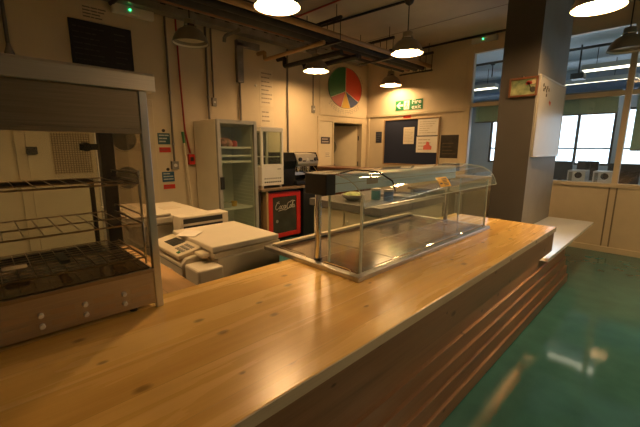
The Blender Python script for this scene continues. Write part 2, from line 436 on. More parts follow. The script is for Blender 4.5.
# double door in the kitchen wall behind the heated cabinet
m = MB(); m.box(.33, .42, YW-.03, YW, 0, 2.04); m.box(1.72, 1.81, YW-.03, YW, 0, 2.04); m.box(.33, 1.81, YW-.03, YW, 2.04, 2.13)
struct('trim_6', m, TRIMM, bevel=.004)
d1 = struct('door_1', MB().box(1.13, 1.715, YW-.02, YW, .01, 2.035), DOORM, bevel=.003)
for z in (1.60, 1.10):
    MB().lathe([(.0001,-.006),(.145,-.006),(.145,0),(.0001,0)], (1.42, YW-.021, z), 32, 'Y').build('porthole', M('dark porthole', (.10,.095,.075), .2), d1)
    m = MB(); m.tube([(1.42+.152*math.cos(2*PI*k/32), YW-.026, z+.152*math.sin(2*PI*k/32)) for k in range(33)], .010, 6, cap=False); m.build('porthole_ring', DOORM, d1, smooth=True)
d2 = struct('door_2', MB().box(.425, 1.08, YW-.02, YW, .01, 2.035), DOORM, bevel=.003)
m = MB()
for i in range(15): x = .66+.026*i; m.box(x-.003, x+.003, YW-.03, YW-.024, 1.19, 1.66)
for i in range(18): z = 1.20+.026*i; m.box(.65, 1.03, YW-.031, YW-.025, z-.003, z+.003)
m.build('vent_mesh', M('mesh brown', (.15,.11,.065), .5), d2)
MB().box(.64, 1.04, YW-.0235, YW-.02, 1.18, 1.67).build('vent_backing', M('mesh back', (.50,.40,.25), .6), d2)
MB().box(.42, .515, YW-.05, YW-.02, 1.42, 1.50).build('push_plate', DKMET, d2)
struct('trim_7', MB().box(1.082, 1.128, YW-.04, YW, .01, 2.035), M('bright astragal', (.72,.68,.60), .4), bevel=.004)

# ------------------------------------------------------------------ the serving counter
X0, XE, YF, YK, ZT = -2.2, 3.77, .717, 1.69, .79
ctr = thing('serving_counter', 'long pine topped serving counter with stained horizontal boards on its front', 'counter', (.8, 1.2, 0))
box('top_board', (X0, XE, YF+.004, YK, ZT-.042, ZT), PINE, ctr, .004)
box('top_edge', (X0, XE, YF, YF+.006, ZT-.042, ZT-.001), EDGEW, ctr, 0, label='greyish worn front edge of the pine top')
box('fascia_board', (X0, XE-.004, YF+.012, YF+.034, ZT-.232, ZT-.043), SLATW, ctr, .002)
box('fascia_end', (XE-.03, XE-.004, YF+.035, YK-.05, ZT-.232, ZT-.043), SLATW, ctr, .002)
for i in range(5):
    y = .800-.0185*i; z1 = .478-.0955*i
    box('front_board', (X0, 4.70, y, y+.035, max(.004, z1-.098), z1), SLATW, ctr, .003)
box('carcass', (X0, 4.68, .84, 1.25, .0, .476), CARC, ctr, 0)
box('carcass', (X0, 3.62, .93, YK-.06, .48, ZT-.044), CARC, ctr, 0)
box('gap_board', (X0, 3.62, .845, .865, .478, ZT-.045), M('gap pine', (.50,.32,.15), .5), ctr, .002)
box('carcass', (X0, 3.62, 1.25, YK-.06, .0, .48), CARC, ctr, 0)
# row lights hidden behind the fascia
for x, tm in ((3.28, STRIP), (2.45, STRIPD)):
    t = box('light_fitting', (x-.40, x+.40, .753, .781, .738, .7465), WHITEP, ctr, .003)
    MB().box(x-.38, x+.38, .757, .777, .732, .7375).build('tube', tm, t)
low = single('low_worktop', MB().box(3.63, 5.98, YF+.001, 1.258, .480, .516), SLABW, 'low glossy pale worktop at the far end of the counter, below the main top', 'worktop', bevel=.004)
# L return behind the cabinet
ret = thing('return_counter', 'pine return counter running back from the main top under the heated cabinet', 'counter', (-.6, 2.3, 0))
box('top_board', (X0, .75, YK+.003, 2.75, ZT-.042, ZT-.001), PINEY, ret, .003)
box('carcass', (X0, .70, YK+.02, 2.70, 0, ZT-.044), CARC, ret, 0)

# ------------------------------------------------------------------ heated display cabinet
CX0, CX1, CY0, CY1 = -.98, .533, 1.565, 2.13
cab = thing('heated_display_cabinet', 'stainless steel heated display cabinet with glass sides on the counter', 'display cabinet', (-.04, 1.85, ZT))
for x in (CX0+.10, .42):
    for y in (CY0+.04, CY1-.06): MB().lathe([(.0001,ZT),(.016,ZT),(.013,ZT+.022),(.0001,ZT+.022)], (x,y,0), 16).build('foot', DKMET, cab)
b = box('base_box', (CX0, CX1-.028, CY0, CY1, ZT+.022, .972), STEELB, cab, .003)
box('base_trim', (CX0, CX1-.028, CY0-.004, CY0+.01, .958, .976), STEELD, cab, .002)
box('deck', (CX0+.02, CX1-.04, CY0+.015, CY1-.02, .9725, .978), DECK, cab, 0)
for x in (.377, .238, .100, -.038, -.176, -.314):
    for z in (.892, .850):
        k = MB().lathe([(.0001,-.017),(.0075,-.017),(.0095,-.012),(.0095,0),(.0001,0)], (x, CY0-.001, z), 16, 'Y').build('knob', WHITEP, cab, smooth=True)
        MB().box(x+.028, x+.105, CY0-.0015, CY0, z-.009, z+.012).build('scale_plate', M('scale plate', (.42,.34,.25), .42, metal=.7), cab)
box('front_post', (CX1-.030, CX1, CY0-.006, CY0+.024, ZT+.001, 1.722), M('bright post steel', (.60,.62,.68), .28, metal=1, var=.05), cab, .002)
box('rear_post', (CX1-.075, CX1-.012, CY1-.075, CY1-.012, .975, 1.72), DKMET, cab, .002)
box('rear_post', (CX0+.01, CX0+.05, CY1-.05, CY1-.01, .975, 1.72), DKMET, cab, .002)
hd = box('hood_panel', (CX0, CX1-.03, CY0, CY1, 1.572, 1.722), STEELD, cab, .002)
box('hood_strip', (CX0, CX1-.03, CY0-.006, CY0+.012, 1.553, 1.573), STEELD, cab, .002)
MB().prism([(CY0-.022,1.722),(CY0-.022,1.783),(CY0-.014,1.793),(CY1+.02,1.793),(CY1+.02,1.722)], 'X', CX0-.03, CX1+.032).build('canopy', STEELL, cab, .003)
box('front_pane', (CX0+.01, CX1-.03, CY0+.004, CY0+.008, .976, 1.553), GLASSK, cab, 0)
box('side_pane', (CX1-.012, CX1-.008, CY0+.025, CY1-.013, .974, 1.72), GLASSK, cab, 0)
box('rear_pane', (CX0+.02, CX1-.08, CY1-.03, CY1-.026, .976, 1.57), GLASSC, cab, 0)
m = MB().box(CX0+.02, .42, CY1-.045, CY1-.032, 1.325, 1.345).box(.40, .42, CY1-.045, CY1-.032, .98, 1.345).box(CX0+.02, .42, CY1-.045, CY1-.032, .98, 1.0)
m.build('rear_door_frame', DKMET, cab)
m = MB().lathe([(.0001,0),(.022,0),(.022,.03),(.0001,.03)], (.40, CY1-.08, 1.50), 16, 'Y').box(.37,.45,CY1-.085,CY1-.075,1.485,1.515); m.build('door_catch', BLACK, cab)
for k, z in enumerate((1.345, 1.168, 1.012)):
    m = MB(); r = .0032; xa, xb, ya, yb = CX0+.03, .497, 1.635, 2.07
    for p, q in (((xa,ya,z),(xb,ya,z)), ((xa,yb,z),(xb,yb,z)), ((xa,ya,z),(xa,yb,z)), ((xb,ya,z),(xb,yb,z)), ((xa,(ya+yb)/2,z-.004),(xb,(ya+yb)/2,z-.004))): m.tube([p,q], r*1.25, 6)
    n = 25 if k < 2 else 30
    for i in range(1, n): x = xa+(xb-xa)*i/n; m.tube([(x,ya,z+.003),(x,yb,z+.003)], r*.62, 5)
    if k == 2:
        for i in range(1, 10): y = ya+(yb-ya)*i/10; m.tube([(xa,y,z),(xb,y,z)], r*.6, 5)
    if k < 2:
        m.tube([(xb,ya,z),(xb,ya,z+.028),(xb,ya+.02,z+.04),(xb,yb-.02,z+.04),(xb,yb,z)], r, 6)
    m.build('wire_shelf', WIREM, cab, smooth=True)
for y in (1.65, 2.06): MB().tube([(.503,y,.975),(.503,y,1.40)], .005, 8).build('shelf_upright', CHROME, cab, smooth=True)
# loose things inside the cabinet
m = MB().tube([(.08,1.83,1.174+.006),(.20,1.80,1.182)], [.010,.008], 8).tube([(.20,1.80,1.182),(.245,1.79,1.183)], [.007,.011], 8)
single('price_clip', MB().box(.20, .235, 1.75, 1.90, 1.0155, 1.031), BLACK, 'small black tool lying on the lowest wire shelf of the heated cabinet', 'tool', bevel=.003)
single('shelf_card', MB().box(.02, .10, 1.80, 1.86, 1.0155, 1.018), PAPER, 'small pale card lying on the lowest wire shelf of the heated cabinet', 'card')

# ------------------------------------------------------------------ glass serving case
SX0, SX1, SY0, SY1 = 1.381, 3.235, 1.114, 1.974
cs = thing('glass_serving_case', 'countertop glass serving case with curved canopy and steel base', 'display case', (2.3, 1.5, ZT))
m = MB()
m.box(SX0, SX1, SY0, SY0+.045, ZT+.001, ZT+.03); m.box(SX0, SX1, SY1-.045, SY1, ZT+.001, ZT+.03)
m.box(SX0, SX0+.045, SY0+.045, SY1-.045, ZT+.001, ZT+.03); m.box(SX1-.045, SX1, SY0+.045, SY1-.045, ZT+.001, ZT+.03)
m.build('base_frame', STEEL, cs, .004)
box('base_lip', (SX0+.04, SX1-.04, SY1-.08, SY1-.04, ZT+.03, ZT+.05), CREAMC, cs, .004, label='pale rear lip of the case base')
box('tile_deck', (SX0+.045, SX1-.045, SY0+.045, SY1-.045, ZT+.004, ZT+.018), CASED, cs, 0)
m = MB()
for x in (1.84, 2.30, 2.77): m.box(x-.003, x+.003, SY0+.05, SY1-.09, ZT+.0181, ZT+.0195)
m.box(SX0+.05, SX1-.05, 1.53, 1.536, ZT+.0181, ZT+.0195)
m.build('deck_joint', M('joint light', (.22,.18,.14), .4), cs)
for x in (1.445, 3.13):
    MB().tube([(x,1.49,ZT+.01),(x,1.49,1.25)], .0195, 20).build('support_post', CHROME, cs, smooth=True)
    MB().lathe([(.0001,ZT+.03),(.028,ZT+.03),(.028,ZT+.042),(.0001,ZT+.042)], (x,1.49,0), 20).build('post_collar', BLACK, cs)
box('end_block', (1.395, 1.475, 1.375, 1.555, 1.232, 1.356), BLACK, cs, .006)
box('end_block', (3.10, 3.18, 1.41, 1.545, 1.30, 1.366), BLACK, cs, .006)
lbm = box('light_housing', (1.476, 3.10, 1.405, 1.53, 1.238, 1.346), M('housing blue sheen', (.55,.78,1.0), .3, var=.05), cs, .006)  # blue of reflected daylight put into the housing colour
box('rating_label', (1.80, 1.92, 1.4035, 1.405, 1.27, 1.315), M('label grey', (.30,.27,.23), .5), lbm, 0)
box('housing_joint', (1.476, 3.10, 1.404, 1.4055, 1.290, 1.293), GREYP, lbm, 0)
prof = [(1.545,1.360),(1.40,1.357),(1.30,1.347),(1.24,1.332),(1.195,1.308),(1.160,1.275),(1.138,1.238),(1.123,1.19)]
m = MB(); xs = (1.43, 3.305)
for i in range(len(prof)-1):
    (ya,za),(yb,zb) = prof[i], prof[i+1]
    m.quad((xs[0],ya,za),(xs[1],ya,za),(xs[1],yb,zb),(xs[0],yb,zb))
bmesh.ops.remove_doubles(m.bm, verts=m.bm.verts, dist=.0005)
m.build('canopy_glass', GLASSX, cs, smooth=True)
m = MB(); m.tube([(xs[1],y,z) for y,z in prof], .004, 6); m.tube([(xs[0],1.123,1.19),(xs[1],1.123,1.19)], .003, 6); m.tube([(xs[0],y,z) for y,z in prof[2:]], .003, 6)
m.build('canopy_edge', GLEDGE, cs, smooth=True)
box('front_pane', (1.45, 3.20, 1.158, 1.163, ZT+.03, 1.222), glass('case glass with sheen', (.90,.95,.97), .95, haze=.035, hazecol=(.5,.62,.75)), cs, 0)  # office reflection painted into the front pane as bluish haze
for x in (1.45, 3.20):
    box('end_pane', (x-.003, x+.003, 1.165, 1.40, ZT+.03, 1.236), GLASSC, cs, 0)
    for y0, y1 in ((1.152, 1.165), (1.395, 1.406)):
        box('pane_edge', (x-.006, x+.006, y0, y1, ZT+.03, 1.236), GLEDGE, cs, .001)
box('end_pane', (3.197, 3.203, 1.41, 1.92, ZT+.03, 1.236), GLASSC, cs, 0)
m = MB()
def rail(m, a, b, h=.022):
    a, b = Vector(a), Vector(b); d = (b-a).normalized()*.02
    m.tube([a, a+Vector((0,0,h*.7)), a+d+Vector((0,0,h)), b-d+Vector((0,0,h)), b+Vector((0,0,h*.7)), b], .004, 6)
z = ZT+.03
for a, b in (((1.55,1.137,z),(2.05,1.137,z)), ((2.12,1.137,z),(2.60,1.137,z)), ((2.68,1.137,z),(3.12,1.137,z)), ((1.403,1.19,z),(1.403,1.40,z)), ((1.403,1.56,z),(1.403,1.93,z))): rail(m, a, b)
m.build('guard_rail', CHROME, cs, smooth=True)
m = MB(); m.tube([(1.47,1.40,1.345),(1.62,1.36,1.372),(1.72,1.26,1.362),(1.745,1.17,1.31),(1.75,1.15,1.25)], .0045, 8); m.build('cable', BLACK, cs, smooth=True)
# warning sticker on the canopy's curved front
def canopy_pt(t):
    i = min(int(t), len(prof)-2); f = t-i
    return Vector((0, prof[i][0]*(1-f)+prof[i+1][0]*f-.0025, prof[i][1]*(1-f)+prof[i+1][1]*f+.002))
def on_canopy(mb, x0, x1, t0, t1, lift=0, n=4):
    rows = []
    for k in range(n+1):
        p = canopy_pt(t0+(t1-t0)*k/n); q = Vector((0,-.8,.6))*lift
        rows.append((mb.bm.verts.new((x0,p.y+q.y,p.z+q.z)), mb.bm.verts.new((x1,p.y+q.y,p.z+q.z))))
    for k in range(n): mb.bm.faces.new((rows[k][0],rows[k][1],rows[k+1][1],rows[k+1][0]))
    return mb
st = on_canopy(MB(), 2.28, 2.44, 4.3, 6.1).build('warning_sticker', YEL, cs)
m = MB()
for i in range(5): on_canopy(m, 2.345, 2.42-.01*(i%3), 4.65+.28*i, 4.78+.28*i, .0012, 1)
m.build('sticker_print', INK, st)
p0, p1 = canopy_pt(4.6), canopy_pt(5.6)
m = MB(); q = Vector((0,-.8,.6))*.0012
m.bm.faces.new([m.bm.verts.new(p) for p in (Vector((2.29,p1.y,p1.z))+q, Vector((2.334,p1.y,p1.z))+q, Vector((2.312,p0.y,p0.z))+q)])
m.build('warning_triangle', BLACK, st)

# ------------------------------------------------------------------ copiers
cp = thing('office_copier', 'beige office copier with control panel and flat lid, close behind the counter', 'copier', (1.25, 2.4, 0))  # copier and printer behind it: coordinates scaled about the camera, baked into numbers
box('body', (1.07, 1.59, 2.06, 2.75, .03, .775), BEIGE, cp, .012)
for x in (.93, 1.54):
    for y in (2.10, 2.70): MB().lathe([(.0001,0),(.022,0),(.022,.035),(.0001,.035)], (x,y,0), 12).build('foot', BLACK, cp)
MB().prism([(.885,.03),(.885,.735),(.92,.775),(1.078,.79),(1.078,.03)], 'Y', 2.20, 2.75).build('front_section', BEIGE, cp, .008)
MB().prism([(.880,.764),(.880,.792),(1.055,.826),(1.055,.764)], 'Y', 2.235, 2.75).build('control_panel', BEIGE2, cp, .006)
def on_panel(mb, x0, x1, y0, y1, h):
    def Z(x): return .792+(x-.880)*.034/.175
    mb.prism([(x0,Z(x0)+.0005),(x1,Z(x1)+.0005),(x1,Z(x1)+h),(x0,Z(x0)+h)], 'Y', y0, y1); return mb
on_panel(MB(), .935, 1.025, 2.45, 2.62, .004).build('display', LCD, cp, .001)
m = MB()
for i in range(3):
    for j in range(4): on_panel(m, .925+.033*i, .947+.033*i, 2.275+.034*j, 2.297+.034*j, .005)
m.build('keypad', GREYP, cp)
on_panel(MB(), .898, .916, 2.28, 2.31, .005).build('start_key', SGREEN, cp)
MB().box(.90, 1.078, 1.995, 2.198, .03, .742).build('waste_cover', BEIGE, cp, .014)
box('side_bracket', (.985, 1.05, 2.12, 2.232, .778, .806), BEIGE2, cp, .010)
box('scanner_bed', (1.052, 1.60, 2.07, 2.75, .772, .806), BEIGE2, cp, .004)
box('lid', (1.045, 1.598, 2.08, 2.74, .809, .853), BEIGE, cp, .010)
fd = box('document_feeder', (1.125, 1.56, 2.765, 2.92, .80, .942), BEIGE, cp, .008)
box('feeder_slot', (1.15, 1.50, 2.762, 2.77, .882, .922), BLACK, fd, 0)
box('feeder_slot', (1.15, 1.50, 2.762, 2.77, .835, .862), BLACK, fd, 0)
box('front_seam', (.8835, .888, 2.205, 2.745, .712, .719), GREYP, cp, 0)
lb = box('badge', (.883, .8855, 2.36, 2.45, .615, .665), PAPER, cp, 0)
box('badge_mark', (.8822, .883, 2.36, 2.395, .615, .665), RED, lb, 0)
for z in (.60, .40): box('drawer_seam', (1.079, 1.591, 2.0585, 2.062, z, z+.006), GREYP, cp, 0)
single('loose_paper', MB().obox((1.09,2.52,.862), (.8,.6,.08), (-.6,.8,0), (-.06,-.05,1), .07, .075, .0008), PAPERW, 'loose white sheet resting on the lid of the near copier', 'paper')
pr = thing('office_printer', 'beige printer standing behind the office copier, by the kitchen wall', 'printer', (1.12, 3.4, 0))
for x in (.86, 1.42):
    for y in (3.06, 3.70): MB().lathe([(.0001,0),(.022,0),(.022,.035),(.0001,.035)], (x,y,0), 12).build('foot', BLACK, pr)
box('body', (.80, 1.47, 3.0, 3.75, .03, .855), BEIGE, pr, .015)
box('top_cover', (.79, 1.48, 2.98, 3.77, .858, .93), BEIGE, pr, .018)
box('top_cover', (.79, 1.14, 2.98, 3.77, .931, .95), BEIGE, pr, .006)
box('paper_recess', (1.20, 1.36, 3.30, 3.45, .928, .932), BEIGE2, pr, 0)
box('front_seam', (.80, 1.472, 2.997, 3.002, .68, .687), GREYP, pr, 0)

# ------------------------------------------------------------------ kitchen equipment along the wall
FX0, FX1, FY0, FY1, FZ = 2.355, 2.988, 4.374, 5.06, 1.878
fr = thing('upright_fridge', 'tall beige upright fridge with a glass door against the kitchen wall', 'fridge', (2.67, 4.72, 0))
m = MB().box(FX0, FX0+.045, FY0+.05, FY1, .05, FZ).box(FX1-.045, FX1, FY0+.05, FY1, .05, FZ).box(FX0+.045, FX1-.045, FY0+.05, FY1, FZ-.06, FZ).box(FX0+.045, FX1-.045, FY0+.05, FY1, .05, .20).box(FX0+.045, FX1-.045, FY1-.04, FY1, .20, FZ-.06)
m.build('body', FRIDGE, fr, .004)
m = MB().box(FX0+.046, FX0+.05, FY0+.06, FY1-.05, .21, FZ-.062).box(FX1-.05, FX1-.046, FY0+.06, FY1-.05, .21, FZ-.062).box(FX0+.05, FX1-.05, FY1-.046, FY1-.041, .21, FZ-.062)
for i in range(26): z = .30+.055*i; m.box(FX1-.058, FX1-.05, FY0+.09, FY1-.06, z, z+.008)
m.build('liner', FRINN, fr)
for x in (FX0+.06, FX1-.06):
    for y in (FY0+.1, FY1-.06): MB().lathe([(.0001,0),(.02,0),(.02,.05),(.0001,.05)], (x,y,0), 12).build('foot', BLACK, fr)
d = MB().box(FX0, FX0+.05, FY0, FY0+.045, .09, FZ-.002).box(FX1-.05, FX1, FY0, FY0+.045, .09, FZ-.002).box(FX0+.05, FX1-.05, FY0, FY0+.045, FZ-.055, FZ-.002).box(FX0+.05, FX1-.05, FY0, FY0+.045, .09, .16).build('door', FRFRM, fr, .003)
box('door_pane', (FX0+.05, FX1-.05, FY0+.02, FY0+.024, .16, FZ-.055), GLASSF, d, 0)
box('door_handle', (FX0+.012, FX0+.07, FY0-.022, FY0-.001, .93, 1.10), BLACK, d, .006)
for z in (1.50, 1.385, 1.30, .625):
    m = MB().box(FX0+.055, FX1-.06, FY0+.075, FY0+.10, z-.014, z+.014)
    for i in range(14): y = FY0+.12+.033*i; m.box(FX0+.055, FX1-.06, y, y+.006, z-.003, z+.003)
    m.box(FX0+.09, FX0+.096, FY0+.09, FY1-.07, z-.008, z-.003).box(FX1-.10, FX1-.094, FY0+.09, FY1-.07, z-.008, z-.003)
    m.build('shelf', WHITEP, fr)
pk = thing('food_packet', 'colourful food packet on the top shelf inside the upright fridge', 'packet', (2.61, 4.62, 1.515))
m = MB().lathe([(.0001,1.515),(.10,1.515),(.115,1.55),(.10,1.60),(.055,1.635),(.0001,1.64)], (2.60,4.62,0), 14); m.build('wrapping', M('packet pink', (.55,.20,.12), .4, var=.7, scale=14, dark=(.08,.22,.08)), pk, smooth=True)
m = MB().lathe([(.0001,1.515),(.045,1.515),(.05,1.57),(.03,1.60),(.0001,1.602)], (2.74,4.60,0), 12); m.build('packet_end', M('packet red', (.45,.05,.03), .4, var=.3), pk, smooth=True)
single('yellow_tub', MB().lathe([(.0001,.639),(.038,.639),(.046,.70),(.048,.70),(.048,.712),(.0001,.714)], (2.70,4.60,0), 20), M('tub yellow', (.62,.38,.05), .4), 'small yellow tub on the bottom shelf inside the upright fridge', 'tub', smooth=True)
single('clear_box', MB().prism([(2.47,.639),(2.60,.639),(2.61,.71),(2.46,.71)], 'Y', 4.50, 4.60), M('box grey', (.32,.33,.27), .3), 'small greyish plastic box on the bottom shelf of the fridge, left of the yellow tub', 'box', bevel=.004)

# back counter
bc = thing('back_counter', 'brown topped back counter beside the fridge with dark space below', 'counter', (3.9, 4.7, 0))
box('worktop', (3.02, 4.66, 4.34, 5.10, .845, .882), WTOPB, bc, .004)
box('upright_panel', (3.13, 3.165, 4.37, 5.08, 0, .843), M('raw wood panel', (.42,.26,.12), .5), bc, .002)
box('dark_panel', (3.90, 4.64, 4.38, 5.08, 0, .843), BLACK, bc, .002)
box('kick_panel', (3.03, 3.06, 4.42, 5.08, 0, .843), M('dark brown panel', (.03,.018,.012), .6), bc, .002)
ck = thing('drinks_fridge', 'small black under-counter drinks fridge with red framed glass door', 'fridge', (3.52, 4.72, 0))
box('body', (3.19, 3.86, 4.45, 5.05, .02, .82), BLACK, ck, .004)
d = MB().box(3.19, 3.27, 4.40, 4.447, .06, .80).box(3.77, 3.85, 4.40, 4.447, .06, .80).box(3.27, 3.77, 4.40, 4.447, .725, .80).box(3.27, 3.77, 4.40, 4.447, .06, .13).build('door', RED, ck, .004)
box('door_pane', (3.27, 3.77, 4.415, 4.43, .13, .725), M('smoked pane', (.05,.047,.036), .15, var=.2), d, 0)
# drink script lettering
m = MB(); c0 = Vector((3.53, 4.413, .575))
def arc(cx, cz, rx, rz, a0, a1, n=12): return [(cx+rx*math.cos(math.radians(a0+(a1-a0)*i/n)), cz+rz*math.sin(math.radians(a0+(a1-a0)*i/n))) for i in range(n+1)]
def sl(pts): return [(x+.28*z, z) for x, z in pts]
for pts in (arc(-.165,.0,.042,.062,45,330), arc(-.165,.0,.042,.062,45,100)+[(-.20,.07),(-.15,.085)],
            arc(-.095,-.025,.020,.03,0,360), arc(-.045,-.025,.02,.03,40,320), arc(.005,-.025,.02,.03,0,360), [(.027,.008),(.026,-.04),(.038,-.055),(.05,-.03)],
            [(.045,-.015),(.065,-.012)], arc(.105,.0,.04,.062,45,330), [(.10,-.062),(.05,-.085),(-.02,-.075),(-.12,-.09)], arc(.155,-.025,.018,.03,0,360),
            [(.185,-.05),(.183,.06),(.195,.075),(.197,.04),(.187,-.02),(.192,-.055)], arc(.222,-.025,.018,.03,0,360), [(.241,.008),(.24,-.04),(.25,-.055),(.265,-.03)],
            [(.12,.06),(.17,.085),(.24,.07)]):
    stroke(m, [((x-.02)*.86, z*.86) for x, z in sl(pts)], c0, UX, UZ, (0,-1,0), .0052)
m.build('lettering', M('script white', (.46,.42,.34), .6), d)
m = MB(); slabpoly(m, disc_pts((3.36,4.413,.33), UX, UZ, .026, 0, 2*PI*.97, 20), (0,-1,0), .001); m.build('round_mark', M('pale mark', (.22,.20,.15), .5), d)

ch = thing('countertop_chiller', 'white countertop chiller with glass sides standing on the back counter', 'chiller', (3.3, 4.62, .882))
for x in (3.12, 3.47):
    for y in (4.45, 4.80): MB().lathe([(.0001,.882),(.018,.882),(.016,.925),(.0001,.925)], (x,y,0), 12).build('foot', WHITEP, ch)
b = box('base_unit', (3.085, 3.505, 4.41, 4.85, .922, 1.215), WHITEP, ch, .008)
for i in range(2):
    m = MB()
    for k in range(9): x = 3.13+.037*k; m.box(x, x+.024, 4.408, 4.411, .965+.055*i, .975+.055*i+.012)
    m.build('vent', GREYP if i else BLACK, b)
box('base_badge', (3.38, 3.45, 4.4085, 4.411, 1.165, 1.18), GREYP, b, 0)
m = MB()
for x in (3.085, 3.47):
    for y in (4.41, 4.815): m.box(x, x+.035, y, y+.035, 1.215, 1.775)
m.box(3.12, 3.47, 4.41, 4.445, 1.215, 1.25).box(3.12, 3.47, 4.41, 4.445, 1.74, 1.775).box(3.085, 3.12, 4.445, 4.815, 1.75, 1.775).box(3.47, 3.505, 4.445, 4.815, 1.75, 1.775)
m.build('frame', WHITEP, ch, .003)
box('top', (3.08, 3.51, 4.405, 4.855, 1.775, 1.805), WHITEP, ch, .006)
box('front_pane', (3.12, 3.47, 4.42, 4.424, 1.25, 1.74), GLASSF, ch, 0)
box('side_pane', (3.092, 3.096, 4.445, 4.815, 1.22, 1.77), GLASSF, ch, 0)
box('side_pane', (3.494, 3.498, 4.445, 4.815, 1.22, 1.77), GLASSF, ch, 0)
box('rear_pane', (3.12, 3.47, 4.838, 4.842, 1.22, 1.77), M('chiller mirror', (.55,.55,.50), .08, metal=1), ch, 0)
m = MB()
for i in range(10): x = 3.11+.04*i; m.tube([(x,4.45,1.36),(x,4.81,1.36)], .0025, 5)
m.tube([(3.10,4.46,1.36),(3.49,4.46,1.36)], .004, 6).tube([(3.10,4.80,1.36),(3.49,4.80,1.36)], .004, 6); m.build('wire_shelf', WHITEP, ch)

cf = thing('coffee_machine', 'black and chrome coffee machine on the back counter', 'coffee machine', (3.9, 4.68, .882))
MB().prism([(4.44,.90),(4.44,1.16),(4.40,1.30),(4.46,1.425),(5.0,1.425),(5.0,.90)], 'X', 3.53, 3.77).build('side_panel', BLACKG, cf, .004)
MB().prism([(4.44,.90),(4.44,1.16),(4.40,1.30),(4.46,1.425),(5.0,1.425),(5.0,.90)], 'X', 4.235, 4.27).build('side_panel', BLACKG, cf, .004)
box('rear_body', (3.771, 4.235, 4.66, 5.0, .90, 1.42), BLACKG, cf, .004)
MB().prism([(4.41,1.20),(4.365,1.25),(4.44,1.40),(4.66,1.418),(4.66,1.20)], 'X', 3.772, 4.233).build('control_head', STEEL, cf, .004)
box('group_panel', (3.772, 4.233, 4.55, 4.66, 1.04, 1.20), CHROME, cf, .003)
box('drip_tray', (3.772, 4.233, 4.40, 4.66, .90, .96), BLACK, cf, .004)
for x in (3.60, 4.20): MB().lathe([(.0001,.8825),(.02,.8825),(.02,.90),(.0001,.90)], (x,4.55,0), 12).build('foot', BLACK, cf)
for x in (3.88, 4.10):
    g = MB().lathe([(.0001,1.10),(.038,1.10),(.045,1.13),(.045,1.19),(.0001,1.19)], (x,4.49,0), 20).build('brew_group', CHROME, cf, smooth=True)
    MB().tube([(x,4.46,1.12),(x,4.37,1.11),(x,4.30,1.10)], [.011,.014,.016], 10).build('portafilter_handle', BLACK, g, smooth=True)
for x in (3.83, 4.18):
    MB().lathe([(.0001,-.03),(.028,-.03),(.032,-.022),(.032,0),(.0001,0)], (x,4.388,1.315), 20, 'Y').build('steam_knob', BLACK, cf, smooth=True)
MB().lathe([(.0001,-.012),(.026,-.012),(.026,0),(.0001,0)], (4.0,4.395,1.31), 20, 'Y').build('pressure_dial', WHITEP, cf)
m = MB()
for x in (3.90,3.935,4.07,4.105): m.box(x-.011, x+.011, 4.372, 4.39, 1.275, 1.295)
m.build('button_row', BLACK, cf)
MB().tube([(4.20,4.46,1.19),(4.22,4.40,1.12),(4.22,4.39,.99)], .006, 8).build('steam_wand', TANP, cf, smooth=True)

# dark sideboard, peninsula
sb = thing('dark_sideboard', 'dark red wooden sideboard near the open doorway, behind the coffee machine', 'sideboard', (5.0, 4.4, 0))
box('top', (4.74, 5.25, 3.75, 5.05, 1.115, 1.15), DARKW, sb, .004)
box('carcass', (4.78, 5.22, 3.79, 5.04, .06, 1.113), DARKW, sb, .003)
for y0, y1 in ((3.81, 4.40), (4.42, 5.02)):
    dd = box('door', (4.762, 4.779, y0, y1, .10, 1.09), DARKW, sb, .003)
    MB().lathe([(.0001,-.022),(.012,-.022),(.012,0),(.0001,0)], (4.761, y1-.05 if y0 < 4 else y0+.05, .8), 12, 'X').build('knob', STEEL, dd)
box('plinth', (4.80, 5.20, 3.81, 5.02, 0, .058), BLACK, sb, 0)
pn = thing('kitchen_island', 'cream kitchen island with a grey worktop, behind the glass serving case', 'kitchen island', (3.3, 2.4, 0))
box('worktop', (2.78, 4.15, 1.99, 3.02, .835, .915), WTOP, pn, .004)
box('carcass', (2.83, 4.12, 2.01, 2.98, .09, .833), CREAMC, pn, .003)
for y0, y1 in ((2.02, 2.48), (2.50, 2.97)):
    dd = box('door', (2.81, 2.829, y0, y1, .12, .82), CREAMC, pn, .003)
    MB().tube([(2.80,y1-.05,.60),(2.788,y1-.05,.61),(2.788,y1-.05,.71),(2.80,y1-.05,.72)], .005, 8).build('door_handle', STEEL, dd, smooth=True)
box('plinth', (2.87, 4.10, 2.05, 2.94, 0, .088), BLACK, pn, 0)
bw = MB().lathe([(.0001,.916),(.06,.916),(.11,.95),(.135,.985),(.128,.985),(.10,.957),(.0001,.93)], (3.02,2.55,0), 28)
bowl = thing('salad_bowl', 'bowl of pale green salad on the grey worktop behind the serving case', 'bowl', (3.02,2.55,.916))
bw.build('bowl_shell', STEEL, bowl, smooth=True)
m = MB().lathe([(.118,.968),(.10,.995),(.05,1.012),(.0001,1.015)], (3.02,2.55,0), 28); m.build('salad', M('salad green', (.28,.36,.14), .6, var=.5, scale=40, bump=.8), bowl, smooth=True)
for n_, x, y, col, lab in (('teal_canister', 3.28, 2.42, (.02,.17,.18), 'small teal canister on the grey worktop, beside the blue canister'), ('blue_canister', 3.30, 2.26, (.03,.08,.22), 'small blue canister on the grey worktop, beside the teal canister')):
    t = thing(n_, lab, 'canister', (x,y,.916))
    MB().lathe([(.0001,.916),(.055,.916),(.055,1.01),(.05,1.02),(.0001,1.02)], (x,y,0), 24).build('canister_body', M(n_+' tin', col, .35), t, smooth=True)
    MB().lathe([(.0001,1.0205),(.057,1.0205),(.057,1.045),(.0001,1.047)], (x,y,0), 24).build('lid', STEEL, t, smooth=True)
